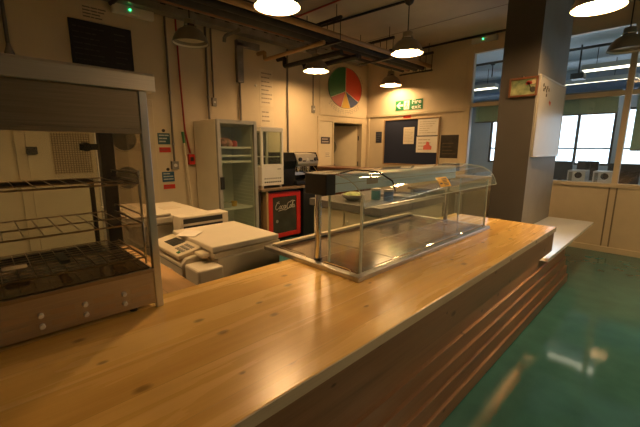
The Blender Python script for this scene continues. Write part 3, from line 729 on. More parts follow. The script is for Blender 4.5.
tr = single('serving_tray', MB().box(3.5, 3.95, 2.15, 2.55, .916, .921).box(3.5,3.51,2.15,2.55,.921,.945).box(3.94,3.95,2.15,2.55,.921,.945).box(3.51,3.94,2.15,2.16,.921,.945).box(3.51,3.94,2.54,2.55,.921,.945), STEEL, 'shallow steel tray on the far side of the grey worktop', 'tray')
# tall dark oven-like unit seen through the far end of the case
ov = thing('steel_prep_table', 'dark prep table by the far wall, seen through the far end of the serving case', 'table', (5.7, 2.6, 0))
box('tabletop', (4.9, 6.35, 2.15, 3.0, .86, .90), WTOPB, ov, .003)
for x in (4.95, 6.30):
    for y in (2.20, 2.95): box('leg', (x-.02, x+.02, y-.02, y+.02, 0, .859), STEEL, ov, .002)
box('undershelf', (4.97, 6.28, 2.22, 2.93, .28, .31), STEEL, ov, .002)
box('back_panel', (4.97, 4.98, 2.22, 2.93, .32, .855), M('olive panel', (.13,.115,.08), .5), ov, 0)

# ------------------------------------------------------------------ on the walls
cb = thing('chalkboard', 'black menu chalkboard with faded chalk lines above the heated cabinet', 'chalkboard', (1.29, YW-.02, 2.46))
box('board', (.957, 1.62, YW-.022, YW+.002, 2.462, 2.956), BOARDK, cb, .002)
m = MB(); lines_block(m, (1.20,YW-.0225,2.70), UX, UZ, (0,-1,0), .42, .42, 7, .22, .95, 5); lines_block(m, (1.50,YW-.0225,2.70), UX, UZ, (0,-1,0), .16, .40, 6, .2, .9, 2)
m.build('text', CHALK, cb)
nt_ = thing('wall_notice', 'small pale notice with dark lines on the wall above the chalkboard', 'notice', (1.22, YW-.004, 2.98))
box('sheet', (1.08, 1.40, YW-.004, YW-.001, 2.975, 3.155), M('old paper', (.60,.51,.37), .7), nt_, 0)
m = MB(); lines_block(m, (1.24,YW-.0042,3.065), UX, UZ, (0,-1,0), .25, .14, 4, .4, .95, 3); m.build('print', INK, nt_)
def emergency(name, label, x0, x1, y0, y1, z0, z1, ledp):
    t = thing(name, label, 'emergency light', ((x0+x1)/2, (y0+y1)/2, z0))
    box('housing', (x0, x1, y0, y1, z0, z1), WHITEP, t, .008)
    MB().lathe([(.0001,-.008),(.010,-.008),(.010,.008),(.0001,.008)], ledp, 12, 'Y' if (x1-x0) > (y1-y0) else 'X').build('indicator', LED, t)
    return t
emergency('emergency_light', 'white emergency light with green indicator high on the kitchen wall above the chalkboard', 1.42, 1.90, YW-.085, YW+.002, 3.12, 3.222, (1.61, YW-.088, 3.175))
emergency('emergency_light', 'white emergency light with green indicator on the far wall above the glazed partition', XW-.07, XW+.002, 2.40, 2.82, 3.29, 3.37, (XW-.072, 2.62, 3.335))

def conduit(x, z0, z1, r, mat, label, cat='conduit', box_=None, y=None, name='wall_conduit', elbow=None, clips=True):
    y = y or YW-r-.008
    t = thing(name, label, cat, (x, y, z0))
    pts = [(x,y,z0),(x,y,z1)] if not elbow else [(x,y,z0),(x,y,z1-.06),(x+.03,y-.01,z1-.02)]+elbow
    MB().tube(pts, r, 10).build('pipe', mat, t, smooth=True)
    if box_:
        a, b, c = box_; bo = box('socket_box', (x-a/2, x+a/2, YW-c, YW-.001, z0-b, z0+.003), GALV, t, .004)
        MB().lathe([(.0001,-.006),(a*.25,-.006),(a*.25,0),(.0001,0)], (x, YW-c, z0-b/2), 12, 'Y').build('box_face', WHITEP, bo)
    if clips:
        n = int((z1-z0)/.7)
        for i in range(n): z = z0+.25+.7*i; MB().tube([(x,y,z-.015),(x,y,z+.015)], r*1.45, 10).build('clip', GALV, t)
    return t
conduit(.40, 2.50, 3.41, .018, CONDM, 'grey conduit dropping to a flared fitting at the far left of the kitchen wall', clips=False)
MB().lathe([(.018,2.56),(.026,2.52),(.045,2.46),(.04,2.44),(.0001,2.44)], (.40,YW-.05,0), 14).build('end_fitting', GALV, bpy.data.objects['wall_conduit'], smooth=True)
conduit(2.055, 1.30, 3.24, .014, CONDM, 'grey conduit running down to the switch box beside the blue wall signs', box_=(.10,.11,.05), name='wall_conduit')
conduit(2.63, 1.3, 3.24, .016, CONDM, 'grey conduit passing straight down behind the left side of the upright fridge')
conduit(2.72, 2.24, 3.24, .013, CONDM, 'short grey conduit ending at a small switch above the upright fridge', box_=(.07,.12,.045))
t = conduit(3.185, 1.3, 2.60, .016, CONDM, 'grey trunking drop widening at its top, above the right side of the fridge')
MB().box(3.125, 3.235, YW-.075, YW-.003, 2.52, 3.12).build('trunking', GALV, t, .004)
MB().box(3.125, 3.55, YW-.075, YW-.003, 3.06, 3.15).build('trunking', GALV, t, .004)
conduit(4.165, 1.2, 3.2, .016, CONDM, 'grey conduit running down the wall behind the coffee machine')
conduit(4.80, 2.30, 3.2, .011, CONDM, 'thin conduit ending at a pale switch left of the pie chart board', box_=(.07,.13,.045))
rp = thing('red_sprinkler_pipe', 'thin red painted pipe running down the kitchen wall left of the fridge', 'pipe', (2.23, YW-.03, 1.3))
MB().tube([(2.20,YW-.025,3.222),(2.215,YW-.025,2.4),(2.235,YW-.025,1.75),(2.29,YW-.03,1.42)], .012, 10).build('pipe', REDP, rp, smooth=True)
mb_ = MB().box(2.255, 2.345, YW-.06, YW-.001, 1.25, 1.40)
cpnt = thing('fire_call_point', 'red call point box low on the kitchen wall beside the fridge', 'call point', (2.30,YW-.03,1.24))
mb_.build('casing', RED, cpnt, .006)
MB().box(2.275, 2.325, YW-.064, YW-.0605, 1.30, 1.36).build('press_panel', DKMET, cpnt)
br = thing('broom_handle', 'white broom handle with green grip leaning on the wall left of the fridge', 'broom', (2.235, 4.95, 0))
MB().tube([(2.235,4.93,.12),(2.195,5.06,1.56)], .013, 10).build('pole', M('pole cream', (.68,.60,.44), .5), br, smooth=True)
MB().tube([(2.195,5.06,1.56),(2.190,5.075,1.72)], .017, 10).build('grip', GREEN, br, smooth=True)
MB().prism([(2.10,.0),(2.37,.0),(2.33,.13),(2.14,.13)], 'Y', 4.90, 4.96).build('brush_head', M('broom bristle', (.25,.05,.03), .8), br, .004)
def safety_sign(x0, x1, z0, z1, split, mat, label):
    t = thing('safety_sign', label, 'sign', ((x0+x1)/2, YW-.004, z0))
    zm = z0+(z1-z0)*split
    box('header_panel', (x0, x1, YW-.006, YW-.001, zm+.02, z1), mat, t, .001)
    box('red_panel', (x0+.01, x1, YW-.006, YW-.001, z0, zm-.02), RED, t, .001)
    m = MB(); lines_block(m, ((x0+x1)/2, YW-.0065, (zm+z1)/2+.015), UX, UZ, (0,-1,0), (x1-x0)*.8, (z1-zm)*.72, 3, .42, 1, 2); m.build('print', M('sign print', (.42,.48,.48), .6), t)
    m = MB(); lines_block(m, ((x0+x1)/2, YW-.0065, (z0+zm-.02)/2), UX, UZ, (0,-1,0), (x1-x0)*.75, (zm-.02-z0)*.6, 1, .5, 1, 2); m.build('print', M('red print', (.34,.06,.045), .6), t)
    MB().lathe([(.0001,-.01),(.022,-.01),(.022,0),(.0001,0)], ((x0+x1)/2, YW-.002, z1+.035), 14, 'Y').build('hook', DKMET, t)
safety_sign(1.852, 2.02, 1.43, 1.695, .34, TEAL, 'dark teal safety sign with red lower strip, upper of two left of the fridge')
safety_sign(1.872, 2.045, .91, 1.155, .34, BLUES, 'blue safety sign with red lower strip, lower of two left of the fridge')
# long printed list
li = thing('printed_list', 'long pale printed list taped to the wall above the countertop chiller', 'notice', (3.71, YW-.003, 1.9))
box('upper_sheet', (3.575, 3.86, YW-.004, YW+.001, 2.20, 2.80), M('list paper', (.63,.545,.40), .65), li, 0)
box('lower_sheet', (3.575, 3.86, YW-.004, YW+.001, 1.86, 2.17), M('list paper', (.63,.545,.40), .65), li, 0)
m = MB(); lines_block(m, (3.72,YW-.0043,2.50), UX, UZ, (0,-1,0), .22, .54, 8, .30, .98, 3); lines_block(m, (3.72,YW-.0043,2.03), UX, UZ, (0,-1,0), .22, .22, 3, .3, .95, 3); m.build('print', INKM, li)
single('wall_sensor', MB().lathe([(.0001,-.02),(.018,-.02),(.022,0),(.0001,0)], (3.50,YW-.001,2.52), 14, 'Y'), WHITEP, 'tiny pale sensor on the wall left of the printed list', 'sensor', smooth=True)

# pie chart board over the doorway
pc = thing('pie_chart_board', 'white wall board with a large coloured pie chart above the doorway', 'wall chart', (5.7, YW-.02, 2.14))
box('board', (4.99, 6.44, YW-.016, YW-.001, 2.15, 3.20), M('chart board', (.62,.53,.38), .5, var=.03), pc, .002)
cc = Vector((5.735, YW-.0165, 2.735)); cp_ = cc+Vector((.0,0,-.07)); RX_, RZ_ = .53, .41
def slice_(name, a0, a1, mat, gap=.012):
    pts = [cp_.copy()]; n = 24
    rim = disc_pts(cc, (RX_,0,0), (0,0,RZ_), 1, math.radians(a0), math.radians(a1), n)
    pts = pts+rim
    ctr_ = sum(pts, Vector())/len(pts)
    pts = [p+(ctr_-p).normalized()*gap for p in pts]
    slabpoly(MB(), pts, (0,-1,0), .004).build(name, mat, pc)
slice_('green_segment', 90, 213, PGREEN); slice_('red_segment', -37, 90, PRED); slice_('blue_segment', -73, -37, PBLUE); slice_('yellow_segment', -104, -73, PYEL); slice_('brick_segment', -147, -104, PRED2)
m = MB()
for a in [x for x in range(-138, -40, 7)]+[20, 28, 36, 128, 136, 144]:
    for k in range(3 if a < 0 else 1):
        kx, kz = RX_+.05+.034*k, RZ_+.045+.034*k; ar = math.radians(a+random.uniform(-1,1)); u = Vector((-math.sin(ar),0,math.cos(ar))); w_ = Vector((math.cos(ar),0,math.sin(ar)))
        m.obox(cc+Vector((w_.x*kx,-.001,w_.z*kz)), u, w_, UY, random.uniform(.012,.024), .006, .0006)
m.build('caption_print', INKM, pc)
m = MB(); m.tube(disc_pts(cc+Vector((0,-.002,0)), (RX_,0,0), (0,0,RZ_), 1, 0, 2*PI, 48), .005, 5, cap=False); m.build('outline', INK, pc)

# notices beside the doorway
def notice(name, label, plane, a0, a1, z0, z1, mat, rows, printmat, cat='notice', th=.35, w=3, off=.004):
    if plane == 'Y':
        t = thing(name, label, cat, ((a0+a1)/2, YW-.02, z0)); box('sheet', (a0, a1, YW-.012-off, YW-.0125, z0, z1), mat, t, 0)
        c, u, n = ((a0+a1)/2, YW-.0125-off, (z0+z1)/2), UX, (0,-1,0)
    else:
        t = thing(name, label, cat, (XW-.01, (a0+a1)/2, z0)); box('sheet', (XW-off-.001, XW-.001, a0, a1, z0, z1), mat, t, 0)
        c, u, n = (XW-off-.0014, (a0+a1)/2, (z0+z1)/2), (0,-1,0), (-1,0,0)
    if rows:
        m = MB(); lines_block(m, c, u, UZ, n, (a1-a0)*.78, (z1-z0)*.78, rows, th, .95, w); m.build('print', printmat, t)
    return t
notice('door_notice', 'dark purple notice on the panel left of the open door', 'Y', 5.02, 5.28, 1.585, 1.72, M('notice dark', (.05,.042,.06), .6), 2, M('notice light', (.42,.38,.36), .6), th=.45)
notice('door_notice', 'small pale notice under the dark notice left of the open door', 'Y', 5.14, 5.30, 1.30, 1.43, PAPER, 3, INKM)
# noticeboard
nb = thing('noticeboard', 'large navy felt noticeboard in a wooden frame on the far wall', 'noticeboard', (XW-.02, 3.98, 1.16))
box('felt', (XW-.018, XW-.001, 3.36, 4.61, 1.18, 2.085), NAVY, nb, 0)
m = MB().box(XW-.03, XW-.001, 4.60, 4.625, 1.158, 2.105).box(XW-.03, XW-.001, 3.325, 3.355, 1.158, 2.105).box(XW-.03, XW-.001, 3.355, 4.60, 2.085, 2.105).box(XW-.03, XW-.001, 3.355, 4.60, 1.158, 1.18)
m.build('frame', M('oak frame', (.33,.22,.11), .45), nb, .003)
def pinned(label, y0, y1, z0, z1, mat, rows, red=False, g='papers pinned on the noticeboard'):
    t = thing('pinned_paper', label, 'paper', (XW-.02, (y0+y1)/2, z0), g)
    box('sheet', (XW-.0215, XW-.0185, y0, y1, z0, z1), mat, t, 0)
    m = MB()
    lines_block(m, (XW-.0219,(y0+y1)/2,(z0+z1)/2), (0,-1,0), UZ, (-1,0,0), (y1-y0)*.8, (z1-z0)*.8, rows, .28, .95, 4)
    m.build('print', M('pencil print', (.46,.40,.31), .7), t)
    if red:
        m = MB(); c = Vector((XW-.0225,(y0+y1)/2-.02,(z0+z1)/2-.03))
        pts = [c+Vector((0,-a,b)) for a, b in ((-.09,-.07),(.09,-.07),(.10,-.01),(.05,.02),(.03,.08),(-.02,.09),(-.03,.03),(-.08,.01))]
        slabpoly(m, pts, (-1,0,0), .001).build('red_drawing', M('drawing red', (.62,.13,.10), .6), t)
pinned('cream sheet pinned in the middle of the navy noticeboard', 3.875, 4.125, 1.59, 1.93, PAPER, 9)
pinned('large white sheet with faint drawings at the noticeboard\'s upper right', 3.36, 3.80, 1.755, 2.075, PAPERW, 6)
pinned('white sheet with a red drawing at the noticeboard\'s lower right', 3.36, 3.815, 1.42, 1.735, PAPERW, 4, True)
box_l = notice('wall_notice', 'small dark blue notice between the doorway and the noticeboard', 'X', 4.69, 4.85, 1.62, 1.86, M('notice navy', (.018,.025,.05), .5), 4, M('navy print', (.10,.11,.14), .6))
pt = notice('wall_poster', 'dark poster on the far wall right of the noticeboard', 'X', 2.945, 3.295, 1.32, 1.755, M('poster dark', (.03,.024,.018), .4, var=.6, scale=8), 0, INK, 'poster')
m = MB(); lines_block(m, (XW-.0054,3.12,1.50), (0,-1,0), UZ, (-1,0,0), .27, .26, 4, .2, .95, 2); m.build('print', M('poster gold', (.13,.095,.045), .5), pt)
# fire exit sign
fs = thing('fire_exit_sign', 'green and white fire exit sign with arrow above the noticeboard', 'sign', (XW-.01, 4.045, 2.277))
box('plate', (XW-.008, XW-.001, 3.727, 4.362, 2.277, 2.478), SGREEN, fs, .001)
text_mesh('lettering', 'Fire\nexit', .116, (XW-.0095, 3.865, 2.378), (0,-1,0), UZ, WHITE, fs, bold=.0008, sx=1.2, spacing=.86)
xa = XW-.0085
m = MB(); slabpoly(m, [Vector((xa,y,z)) for y, z in ((4.335,2.378),(4.265,2.44),(4.232,2.44),(4.275,2.395),(4.175,2.395),(4.175,2.361),(4.275,2.361),(4.232,2.315),(4.265,2.315))], (-1,0,0), .001).build('arrow', WHITE, fs)
pb = MB().box(xa-.001, xa, 4.03, 4.155, 2.29, 2.465).build('pictogram_panel', WHITE, fs)
m = MB(); xb_ = xa-.0022
slabpoly(m, disc_pts((xb_,4.085,2.436), (0,-1,0), UZ, .013, 0, 2*PI*.95, 14), (-1,0,0), .0008)
for p, q, r in (((4.088,2.42),(4.098,2.368),.012), ((4.098,2.37),(4.068,2.340),.009), ((4.068,2.340),(4.080,2.302),.008), ((4.098,2.37),(4.122,2.34),.009), ((4.122,2.34),(4.145,2.335),.008), ((4.088,2.415),(4.060,2.395),.007), ((4.088,2.415),(4.118,2.40),.007)):
    m.tube([(xb_,p[0],p[1]),(xb_,q[0],q[1])], r*.6, 6)
m.build('running_figure', SGREEN, pb)
rl = thing('red_label', 'small red label on the far wall just above the noticeboard', 'label', (XW-.004, 4.07, 2.125))
box('plate', (XW-.004, XW-.001, 3.985, 4.16, 2.118, 2.168), RED, rl, 0)
m = MB(); lines_block(m, (XW-.0044,4.07,2.143), (0,-1,0), UZ, (-1,0,0), .14, .03, 2, .3, .95, 3); m.build('print', M('label print', (.32,.05,.04), .6), rl)

# picture and whiteboard on the pier
pi_ = thing('framed_picture', 'small wooden framed picture of a red flower hung on the pier', 'picture', (4.69, 1.40, 2.105))
m = MB().box(4.668, 4.693, 1.245, 1.268, 2.10, 2.318).box(4.668, 4.693, 1.528, 1.55, 2.10, 2.318).box(4.668, 4.693, 1.268, 1.528, 2.296, 2.318).box(4.668, 4.693, 1.268, 1.528, 2.10, 2.122)
m.build('frame', M('mahogany frame', (.16,.06,.025), .35), pi_, .003)
cv = box('canvas', (4.680, 4.692, 1.268, 1.528, 2.122, 2.296), M('garden paint', (.30,.32,.17), .5, var=.5, scale=9, dark=(.10,.20,.10)), pi_, 0)
m = MB()
for y, z, r in ((1.345,2.255,.022),(1.325,2.25,.018),(1.358,2.245,.016)): slabpoly(m, disc_pts((4.679,y,z), (0,-1,0), UZ, r, 0, 2*PI*.95, 14), (-1,0,0), .0008)
m.build('painted_flower', M('flower red', (.42,.03,.03), .5), cv)
m = MB(); slabpoly(m, disc_pts((4.679,1.295,2.175), (0,-1,0), UZ, .032, 0, 2*PI*.95, 12), (-1,0,0), .0008); m.tube([(4.679,1.34,2.24),(4.679,1.32,2.20),(4.679,1.29,2.14)], .004, 5)
m.build('painted_stem', M('paint dark', (.035,.035,.03), .5), cv)
m = MB(); slabpoly(m, disc_pts((4.679,1.295,2.255), (0,-1,0), UZ, .025, 0, 2*PI*.95, 12), (-1,0,0), .0006); m.build('painted_sky', M('paint cream', (.50,.42,.28), .5), cv)
MB().lathe([(.0001,0),(.006,0),(.006,.012),(.0001,.012)], (4.672,1.40,2.318), 10).build('hanging_ring', STEEL, pi_)
wb = thing('whiteboard', 'whiteboard with small handwriting fixed to the side of the pier', 'whiteboard', (5.37, 1.25, 1.405))
box('surface', (4.785, 5.965, 1.243, 1.260, 1.425, 2.325), WBOARD, wb, 0)
m = MB().box(4.76, 5.985, 1.238, 1.261, 2.325, 2.345).box(4.76, 5.985, 1.238, 1.261, 1.405, 1.425).box(4.76, 4.785, 1.238, 1.261, 1.425, 2.325).box(5.965, 5.985, 1.238, 1.261, 1.425, 2.325)
m.build('frame', M('board frame', (.55,.53,.48), .4, metal=.3), wb, .002)
box('pen_ledge', (4.80, 5.95, 1.205, 1.238, 1.405, 1.412), M('board frame', (.55,.53,.48), .4, metal=.3), wb, 0)
m = MB()
for x, z in ((4.88,2.24),(4.90,2.19),(4.96,2.22),(5.02,2.19),(5.05,2.23),(5.12,2.21),(5.03,2.14)):
    stroke(m, [(0,-.018),(.006,.016),(.016,-.006),(.026,.018),(.032,-.018)], (x,1.2425,z), UX, UZ, (0,-1,0), .005)
m.build('marker_writing', INK, wb)
m = MB(); stroke(m, [(0,0),(.02,.03),(.05,-.02),(.07,.02)], (5.20,1.2425,2.06), UX, UZ, (0,-1,0), .006); m.build('red_mark', M('marker red', (.55,.15,.12), .6), wb)

# ------------------------------------------------------------------ pendant lamps
def lamp_parts(root, lit):
    """bell shade, rim at z=0 of the thing, hung from the ceiling"""
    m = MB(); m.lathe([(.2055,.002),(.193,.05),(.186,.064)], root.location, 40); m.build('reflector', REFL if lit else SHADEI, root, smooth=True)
    prof = [(.212,0),(.210,.006),(.198,.05),(.172,.10),(.135,.145),(.085,.172),(.070,.180)]
    ins = [(r-.004, z) for r, z in prof][::-1]
    m = MB(); m.lathe(prof+[(.0655,.176)]+[(max(r-.0045,.05), z-.003) for r, z in prof[::-1][1:-1]]+[(.2075,.0)], root.location, 40); m.build('shade', SHADE, root, smooth=True)
    m = MB(); m.lathe([(.070,.180),(.078,.186),(.078,.204),(.066,.212)], root.location, 28); m.build('collar', CHROME, root, smooth=True)
    m = MB(); m.lathe([(.066,.210),(.066,.262),(.050,.272),(.0001,.274)], root.location, 28); m.build('cap', SHADE, root, smooth=True)
    zt = ZC-root.location.z
    m = MB(); x, y, z = root.location; m.tube([(x,y,z+.27),(x,y,z+zt-.06)], .007, 8); m.build('rod', DKMET, root, smooth=True)
    m = MB(); m.lathe([(.012,zt-.085),(.05,zt-.06),(.062,zt-.03),(.062,zt),(.0001,zt)], root.location, 24); m.build('ceiling_rose', DKMET, root, smooth=True)
    m = MB(); m.lathe([(.0001,.040),(.10,.041),(.17,.050),(.187,.060)], root.location, 40); m.build('diffuser', BULB if lit else BULBOFF, root, smooth=True)
def dup(root, loc, label):
    r = root.copy(); COL.objects.link(r); r.location = loc; r['label'] = label
    for ch in list(root.children):
        c = ch.copy(); COL.objects.link(c); c.parent = r
    return r
LG = 'bell pendant lamps'
ZL = 2.745
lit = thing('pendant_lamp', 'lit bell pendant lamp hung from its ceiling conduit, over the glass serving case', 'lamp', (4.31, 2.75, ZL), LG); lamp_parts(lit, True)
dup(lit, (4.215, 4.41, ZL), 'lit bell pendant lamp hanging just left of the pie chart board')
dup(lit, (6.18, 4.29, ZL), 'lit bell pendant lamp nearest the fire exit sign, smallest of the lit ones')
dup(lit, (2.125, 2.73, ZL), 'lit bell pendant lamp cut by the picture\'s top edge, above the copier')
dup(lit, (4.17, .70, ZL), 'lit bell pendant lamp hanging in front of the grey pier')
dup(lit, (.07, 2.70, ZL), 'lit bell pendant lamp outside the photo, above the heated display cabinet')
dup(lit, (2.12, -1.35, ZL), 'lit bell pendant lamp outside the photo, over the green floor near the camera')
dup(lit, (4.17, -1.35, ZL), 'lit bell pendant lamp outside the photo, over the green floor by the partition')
off = thing('pendant_lamp', 'unlit bell pendant lamp against the kitchen wall above the red pipe', 'lamp', (2.06, 4.37, ZL), LG); lamp_parts(off, False)
dup(off, (6.13, .665, ZL), 'unlit bell pendant lamp beside the glazed partition, dark against the office')

# ------------------------------------------------------------------ overhead pipes and cable trays
def pipe(name, pts, r, mat, label, cat='pipe', seg=12, group=None):
    return single(name, MB().tube(pts, r, seg), mat, label, cat, group, smooth=True)
def bend(a, b, c, r=.1, n=5):
    a, b, c = map(Vector, (a,b,c)); p = b+(a-b).normalized()*r; q = b+(c-b).normalized()*r
    return [p.lerp(b, t).lerp(b.lerp(q, t), t) for t in [i/n for i in range(n+1)]]
XL = -2.6
pipe('heating_pipe', [(XL,3.53,3.02),(6.36,3.53,3.02)], .036, TANP, 'long tan pipe along the near side of the overhead pipe run')
pipe('heating_pipe', [(XL,3.66,3.0),(6.30,3.66,3.0)], .045, LAG, 'dark lagged pipe right beside the long tan overhead pipe')
pipe('heating_pipe', [(3.85,3.79,3.0),(6.28,3.79,3.0)], .045, LAG, 'dark lagged pipe in the middle of the far half of the overhead run')
pipe('lagged_duct', [(-1.9,3.86,3.09),(3.70,3.86,3.09)], .125, LAG, 'thick black lagged duct ending above the countertop chiller', 'duct', 20)
pipe('heating_pipe', [(XL,4.03,3.02),(3.60,4.03,3.02)], .022, RUSTP, 'thin rust brown pipe along the back of the overhead run')
pipe('heating_pipe', [(4.1,3.93,3.0),(6.25,3.93,3.0)], .032, RUSTP, 'rust coloured pipe in the far half of the overhead run')
pipe('heating_pipe', [(4.35,4.06,3.0),(6.25,4.06,3.0)], .032, LAG, 'black pipe at the back of the far half of the overhead run')
# branches to the kitchen wall
def branch(x, y0, z, r, mat, label, up=.12, yend=4.93):
    pts = [(x,y0,z)]+bend((x,y0,z),(x,yend,z),(x,yend,z+up),.05)+[(x,yend,z+up)]+bend((x,yend,z+up*.6),(x,yend,z+up),(x,5.10,z+up),.04)[1:]+[(x,5.125,z+up)]
    pipe('branch_pipe', pts, r, mat, label)
branch(3.56, 3.57, 2.90, .030, TANP, 'tan branch pipe crossing to the kitchen wall and turning up')
branch(3.97, 3.62, 2.86, .036, LAG, 'black branch pipe beside the tan one, turning up at the wall', .14)
branch(4.42, 3.70, 2.90, .030, LAG, 'second black branch pipe to the kitchen wall, nearer the pie chart')
branch(4.55, 3.75, 2.92, .030, LAG, 'third black branch pipe to the kitchen wall, nearest the pie chart', .10)
# cable tray along the wall
ty = thing('cable_tray', 'galvanised cable tray along the top of the kitchen wall', 'cable tray', (2, 4.95, 3.2))
m = MB().box(XL, 6.2, 4.92, 5.10, 3.225, 3.235).box(XL, 6.2, 4.92, 4.926, 3.235, 3.405).box(XL, 6.2, 5.094, 5.10, 3.235, 3.405)
m.build('channel', GALV, ty)
m = MB()
for i in range(36): x = -2.2+.23*i; m.box(x, x+.07, 4.9185, 4.92, 3.305, 3.32)
m.box(XL, 6.2, 4.9188, 4.92, 3.311, 3.314)
m.build('slot', DKMET, ty)
pipe('wall_spur', [(2.83,4.50,3.10),(2.83,4.86,3.10),(2.83,4.90,3.07),(2.83,4.91,3.02)], .026, CONDM, 'short dark pipe with a down-turned end near the wall above the fridge')
pipe('wall_spur', [(1.42,4.62,3.22),(1.42,5.10,3.22)], .03, DKMET, 'short dark spur pipe above the paper notice by the emergency light')
# trapeze hangers
def hanger(x, label):
    t = thing('pipe_hanger', label, 'hanger', (x, 3.8, 3.05), 'hangers of the overhead pipe run')
    MB().box(x-.02, x+.02, 3.46, 4.25, 3.225, 3.262).build('rail', DKMET, t, .002)
    MB().box(x-.02, x+.02, 3.46, 4.16, 2.925, 2.95).build('rail', DKMET, t, .002)
    for y in (3.475, 3.60, 3.725, 3.86):
        MB().tube([(x,y,2.93),(x,y,3.23)], .006, 6).build('drop_rod', DKMET, t)
    for y in (3.55, 4.15): MB().tube([(x,y,3.26),(x,y,ZC)], .006, 6).build('ceiling_rod', DKMET, t)
hanger(-2.0, 'pipe hanger above the heated cabinet end of the overhead pipes'); hanger(3.78, 'pipe hanger near the tan branch pipe'); hanger(5.03, 'pipe hanger in front of the pie chart board'); hanger(6.30, 'pipe hanger at the far end of the overhead pipes')
# ceiling conduits
pipe('ceiling_conduit', [(4.31,2.80,3.40),(4.20,4.30,3.40)], .016, DKMET, 'dark conduit on the ceiling running to the lamp over the serving case', 'conduit')
pipe('ceiling_conduit', [(6.44,4.0,3.40),(6.44,1.7,3.40)], .018, DKMET, 'dark conduit along the top of the far wall above the emergency light', 'conduit')
pipe('ceiling_conduit', [(3.67,4.5,3.405),(3.67,2.9,3.405)], .012, REDP, 'thin red conduit crossing the ceiling above the lagged duct', 'conduit')
m = MB()
for x in (.6, 3.0, 5.4): m.box(x-.006, x+.006, YR, YW, ZC-.003, ZC)
m.box(XB, XW, 1.7-.006, 1.7+.006, ZC-.003, ZC)
struct('trim_8', m, M('ceiling joint', (.22,.19,.15), .8))

# ------------------------------------------------------------------ the office behind the glass
def blind(y0, y1, zb, label):
    t = thing('roller_blind', label, 'blind', (XW+.13, (y0+y1)/2, zb), 'green roller blinds behind the glass')
    box('cloth', (XW+.125, XW+.129, y0, y1, zb, 2.30), BLIND, t, 0)
    MB().tube([(XW+.127,y0,zb),(XW+.127,y1,zb)], .012, 8).build('bottom_bar', GREYP, t)
    MB().tube([(XW+.14,y0-.02,2.31),(XW+.14,y1+.02,2.31)], .03, 12).build('roller', GREYP, t)
blind(2.0, 2.72, 1.97, 'green roller blind half seen between the far wall and the pier')
blind(.72, 1.90, 2.015, 'green roller blind drawn a little way, right of the pier')
blind(-1.5, .52, 1.49, 'green roller blind drawn lowest, at the photo\'s right edge')
dk = thing('office_desk', 'long office desk behind the glazed partition carrying computers', 'desk', (7.3, 0, 0))
box('desktop', (6.90, 7.75, -2.6, 2.6, .72, .75), M('desk laminate', (.40,.38,.36), .5), dk, .003)
for y in (-2.55, 0, 2.55): box('leg_panel', (6.95, 7.7, y-.015, y+.015, 0, .719), GREYP, dk, 0)
def pc_tower(y, label):
    t = thing('computer_tower', label, 'computer', (7.2, y, .751))
    box('case', (7.05, 7.45, y-.12, y+.12, .751, 1.155), PCW, t, .004)
    MB().lathe([(.0001,-.003),(.05,-.003),(.05,0),(.0001,0)], (7.049, y-.03, 1.08), 20, 'X').build('fan_grille', DKMET, t)
    box('port_panel', (7.047, 7.05, y+.05, y+.10, .98, 1.13), GREYP, t, 0)
pc_tower(1.17, 'white computer case just right of the pier behind the glass'); pc_tower(.83, 'white computer case left of the partition post behind the glass')
def monitor(x, y, zt, wd, label):
    t = thing('computer_monitor', label, 'monitor', (x, y, .751))
    box('screen_housing', (x, x+.05, y-wd/2, y+wd/2, zt-.33, zt), M('monitor black', (.02,.024,.032), .4), t, .006)
    box('stand', (x+.05, x+.08, y-.03, y+.03, .76, zt-.1), BLACK, t, .003)
    box('stand_foot', (x-.04, x+.16, y-.12, y+.12, .751, .762), BLACK, t, .003)
monitor(7.50, 1.49, 1.29, .36, 'dark monitor half hidden by the pier, behind the glass'); monitor(7.50, 1.10, 1.30, .30, 'dark monitor between the two white computer cases')
monitor(7.53, .72, 1.27, .22, 'dark monitor just left of the partition post'); monitor(7.25, .535, 1.28, .26, 'dark monitor just right of the partition post')
monitor(7.5, 2.50, 1.20, .30, 'dark monitor seen between the far wall and the pier')
def tube_light(x, y, z, ln, label, along='Y'):
    t = thing('ceiling_light', label, 'ceiling light', (x, y, z), 'office ceiling lights')
    if along == 'Y':
        box('housing', (x-.13, x+.13, y-ln/2, y+ln/2, z, z+.09), WHITEP, t, .004); MB().box(x-.11, x+.11, y-ln/2+.02, y+ln/2-.02, z-.006, z-.0005).build('diffuser', TUBE, t)
        for yy in (y-ln*.35, y+ln*.35): MB().tube([(x,yy,z+.09),(x,yy,3.36)], .006, 6).build('hanging_rod', DKMET, t)
    return t
tube_light(8.45, .85, 2.95, 1.35, 'suspended office light with long diffuser, upper right beyond the glass')
tube_light(9.7, 2.1, 2.90, 2.6, 'suspended office light furthest from the glass, right of the pier')
tube_light(9.0, 4.0, 2.92, 1.5, 'suspended office light seen left of the pier')
tube_light(8.4, -2.2, 2.95, 1.5, 'suspended office light beyond the right edge of the photo')
tube_light(9.3, -.9, 2.92, 1.5, 'suspended office light near the low blind')
pipe('office_duct', [(9.5,-4.4,2.78),(9.5,7.0,2.78)], .10, DUCT, 'long blue duct under the office ceiling', 'duct', 16)
pipe('office_pipe', [(7.6,-4.4,3.18),(7.6,7.0,3.18)], .022, DKMET, 'thin dark pipe across the office ceiling', 'pipe')
m = thing('ceiling_fitting', 'thin rod with small fitting hanging from the office ceiling, left of the pier', 'ceiling fitting', (8.5,3.2,3.1))
MB().tube([(8.5,3.2,3.08),(8.5,3.2,3.36)], .012, 8).build('rod', DKMET, m); MB().lathe([(.0001,3.36),(.05,3.355),(.04,3.33),(.0001,3.32)], (8.5,3.2,0), 14).build('cap', DKMET, m)
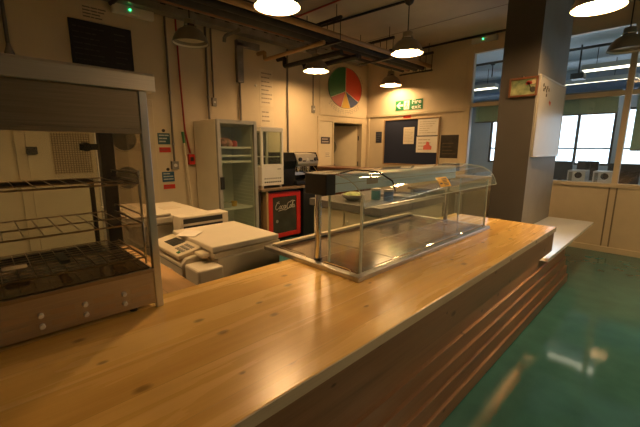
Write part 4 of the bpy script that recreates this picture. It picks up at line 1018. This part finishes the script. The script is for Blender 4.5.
single('ceiling_projector', MB().box(8.0, 8.25, 1.42, 1.62, 2.76, 2.86).tube([(8.12,1.52,2.86),(8.12,1.52,3.36)], .015, 8), DKMET, 'small dark projector hanging from the office ceiling right of the pier', 'projector', bevel=.004)

# ------------------------------------------------------------------ light
w = bpy.data.worlds.new('overcast sky'); SC.world = w; w.use_nodes = True
nt = w.node_tree; nt.nodes.clear()
bg = nt.nodes.new('ShaderNodeBackground'); wo = nt.nodes.new('ShaderNodeOutputWorld')
tc = nt.nodes.new('ShaderNodeTexCoord'); sp = nt.nodes.new('ShaderNodeSeparateXYZ'); rp_ = nt.nodes.new('ShaderNodeValToRGB')
nt.links.new(tc.outputs['Generated'], sp.inputs[0]); nt.links.new(sp.outputs[2], rp_.inputs[0])
rp_.color_ramp.elements[0].color = (.78,.86,1,1); rp_.color_ramp.elements[1].color = (.62,.78,1,1)
nt.links.new(rp_.outputs[0], bg.inputs[0]); bg.inputs[1].default_value = 5
nt.links.new(bg.outputs[0], wo.inputs[0])
def area(name, loc, rot, sx, sy, power, col, portal=False):
    l = bpy.data.lights.new(name, 'AREA'); l.shape = 'RECTANGLE'; l.size = sx; l.size_y = sy; l.energy = power; l.color = col
    o = bpy.data.objects.new(name, l); COL.objects.link(o); o.location = loc; o.rotation_euler = rot
    if portal: l.cycles.is_portal = True
    return o
# portals in the window openings so that the sky comes in cleanly
for i, (a, b) in enumerate(wins):
    area('sky_portal', (XO+.16, (a+b)/2, 1.77), (0, math.radians(90), 0), 1.3, b-a, 1, (1,1,1), True)

# ------------------------------------------------------------------ camera
f_px, yaw, pitch, roll, H = 348.642, .795529, .185709, .004515, 1.5
fw = Vector((math.cos(yaw)*math.cos(pitch), math.sin(yaw)*math.cos(pitch), -math.sin(pitch)))
r = fw.cross(Vector((0,0,1))).normalized(); u = r.cross(fw)
r2 = r*math.cos(roll)+u*math.sin(roll); u2 = -r*math.sin(roll)+u*math.cos(roll)
cam = bpy.data.cameras.new('camera'); cam.sensor_width = 36; cam.lens = f_px/640*36; cam.clip_start = .02; cam.clip_end = 200
co = bpy.data.objects.new('camera', cam); COL.objects.link(co)
co.matrix_world = Matrix(((r2.x,u2.x,-fw.x,0),(r2.y,u2.y,-fw.y,0),(r2.z,u2.z,-fw.z,H),(0,0,0,1)))
SC.camera = co
SC.cycles.use_denoising = True
SC.cycles.max_bounces = 10; SC.cycles.transparent_max_bounces = 16; SC.cycles.diffuse_bounces = 5
SC.cycles.sample_clamp_indirect = 6
SC.view_settings.view_transform = 'Standard'
SC.view_settings.look = 'None'
SC.view_settings.exposure = 0.0
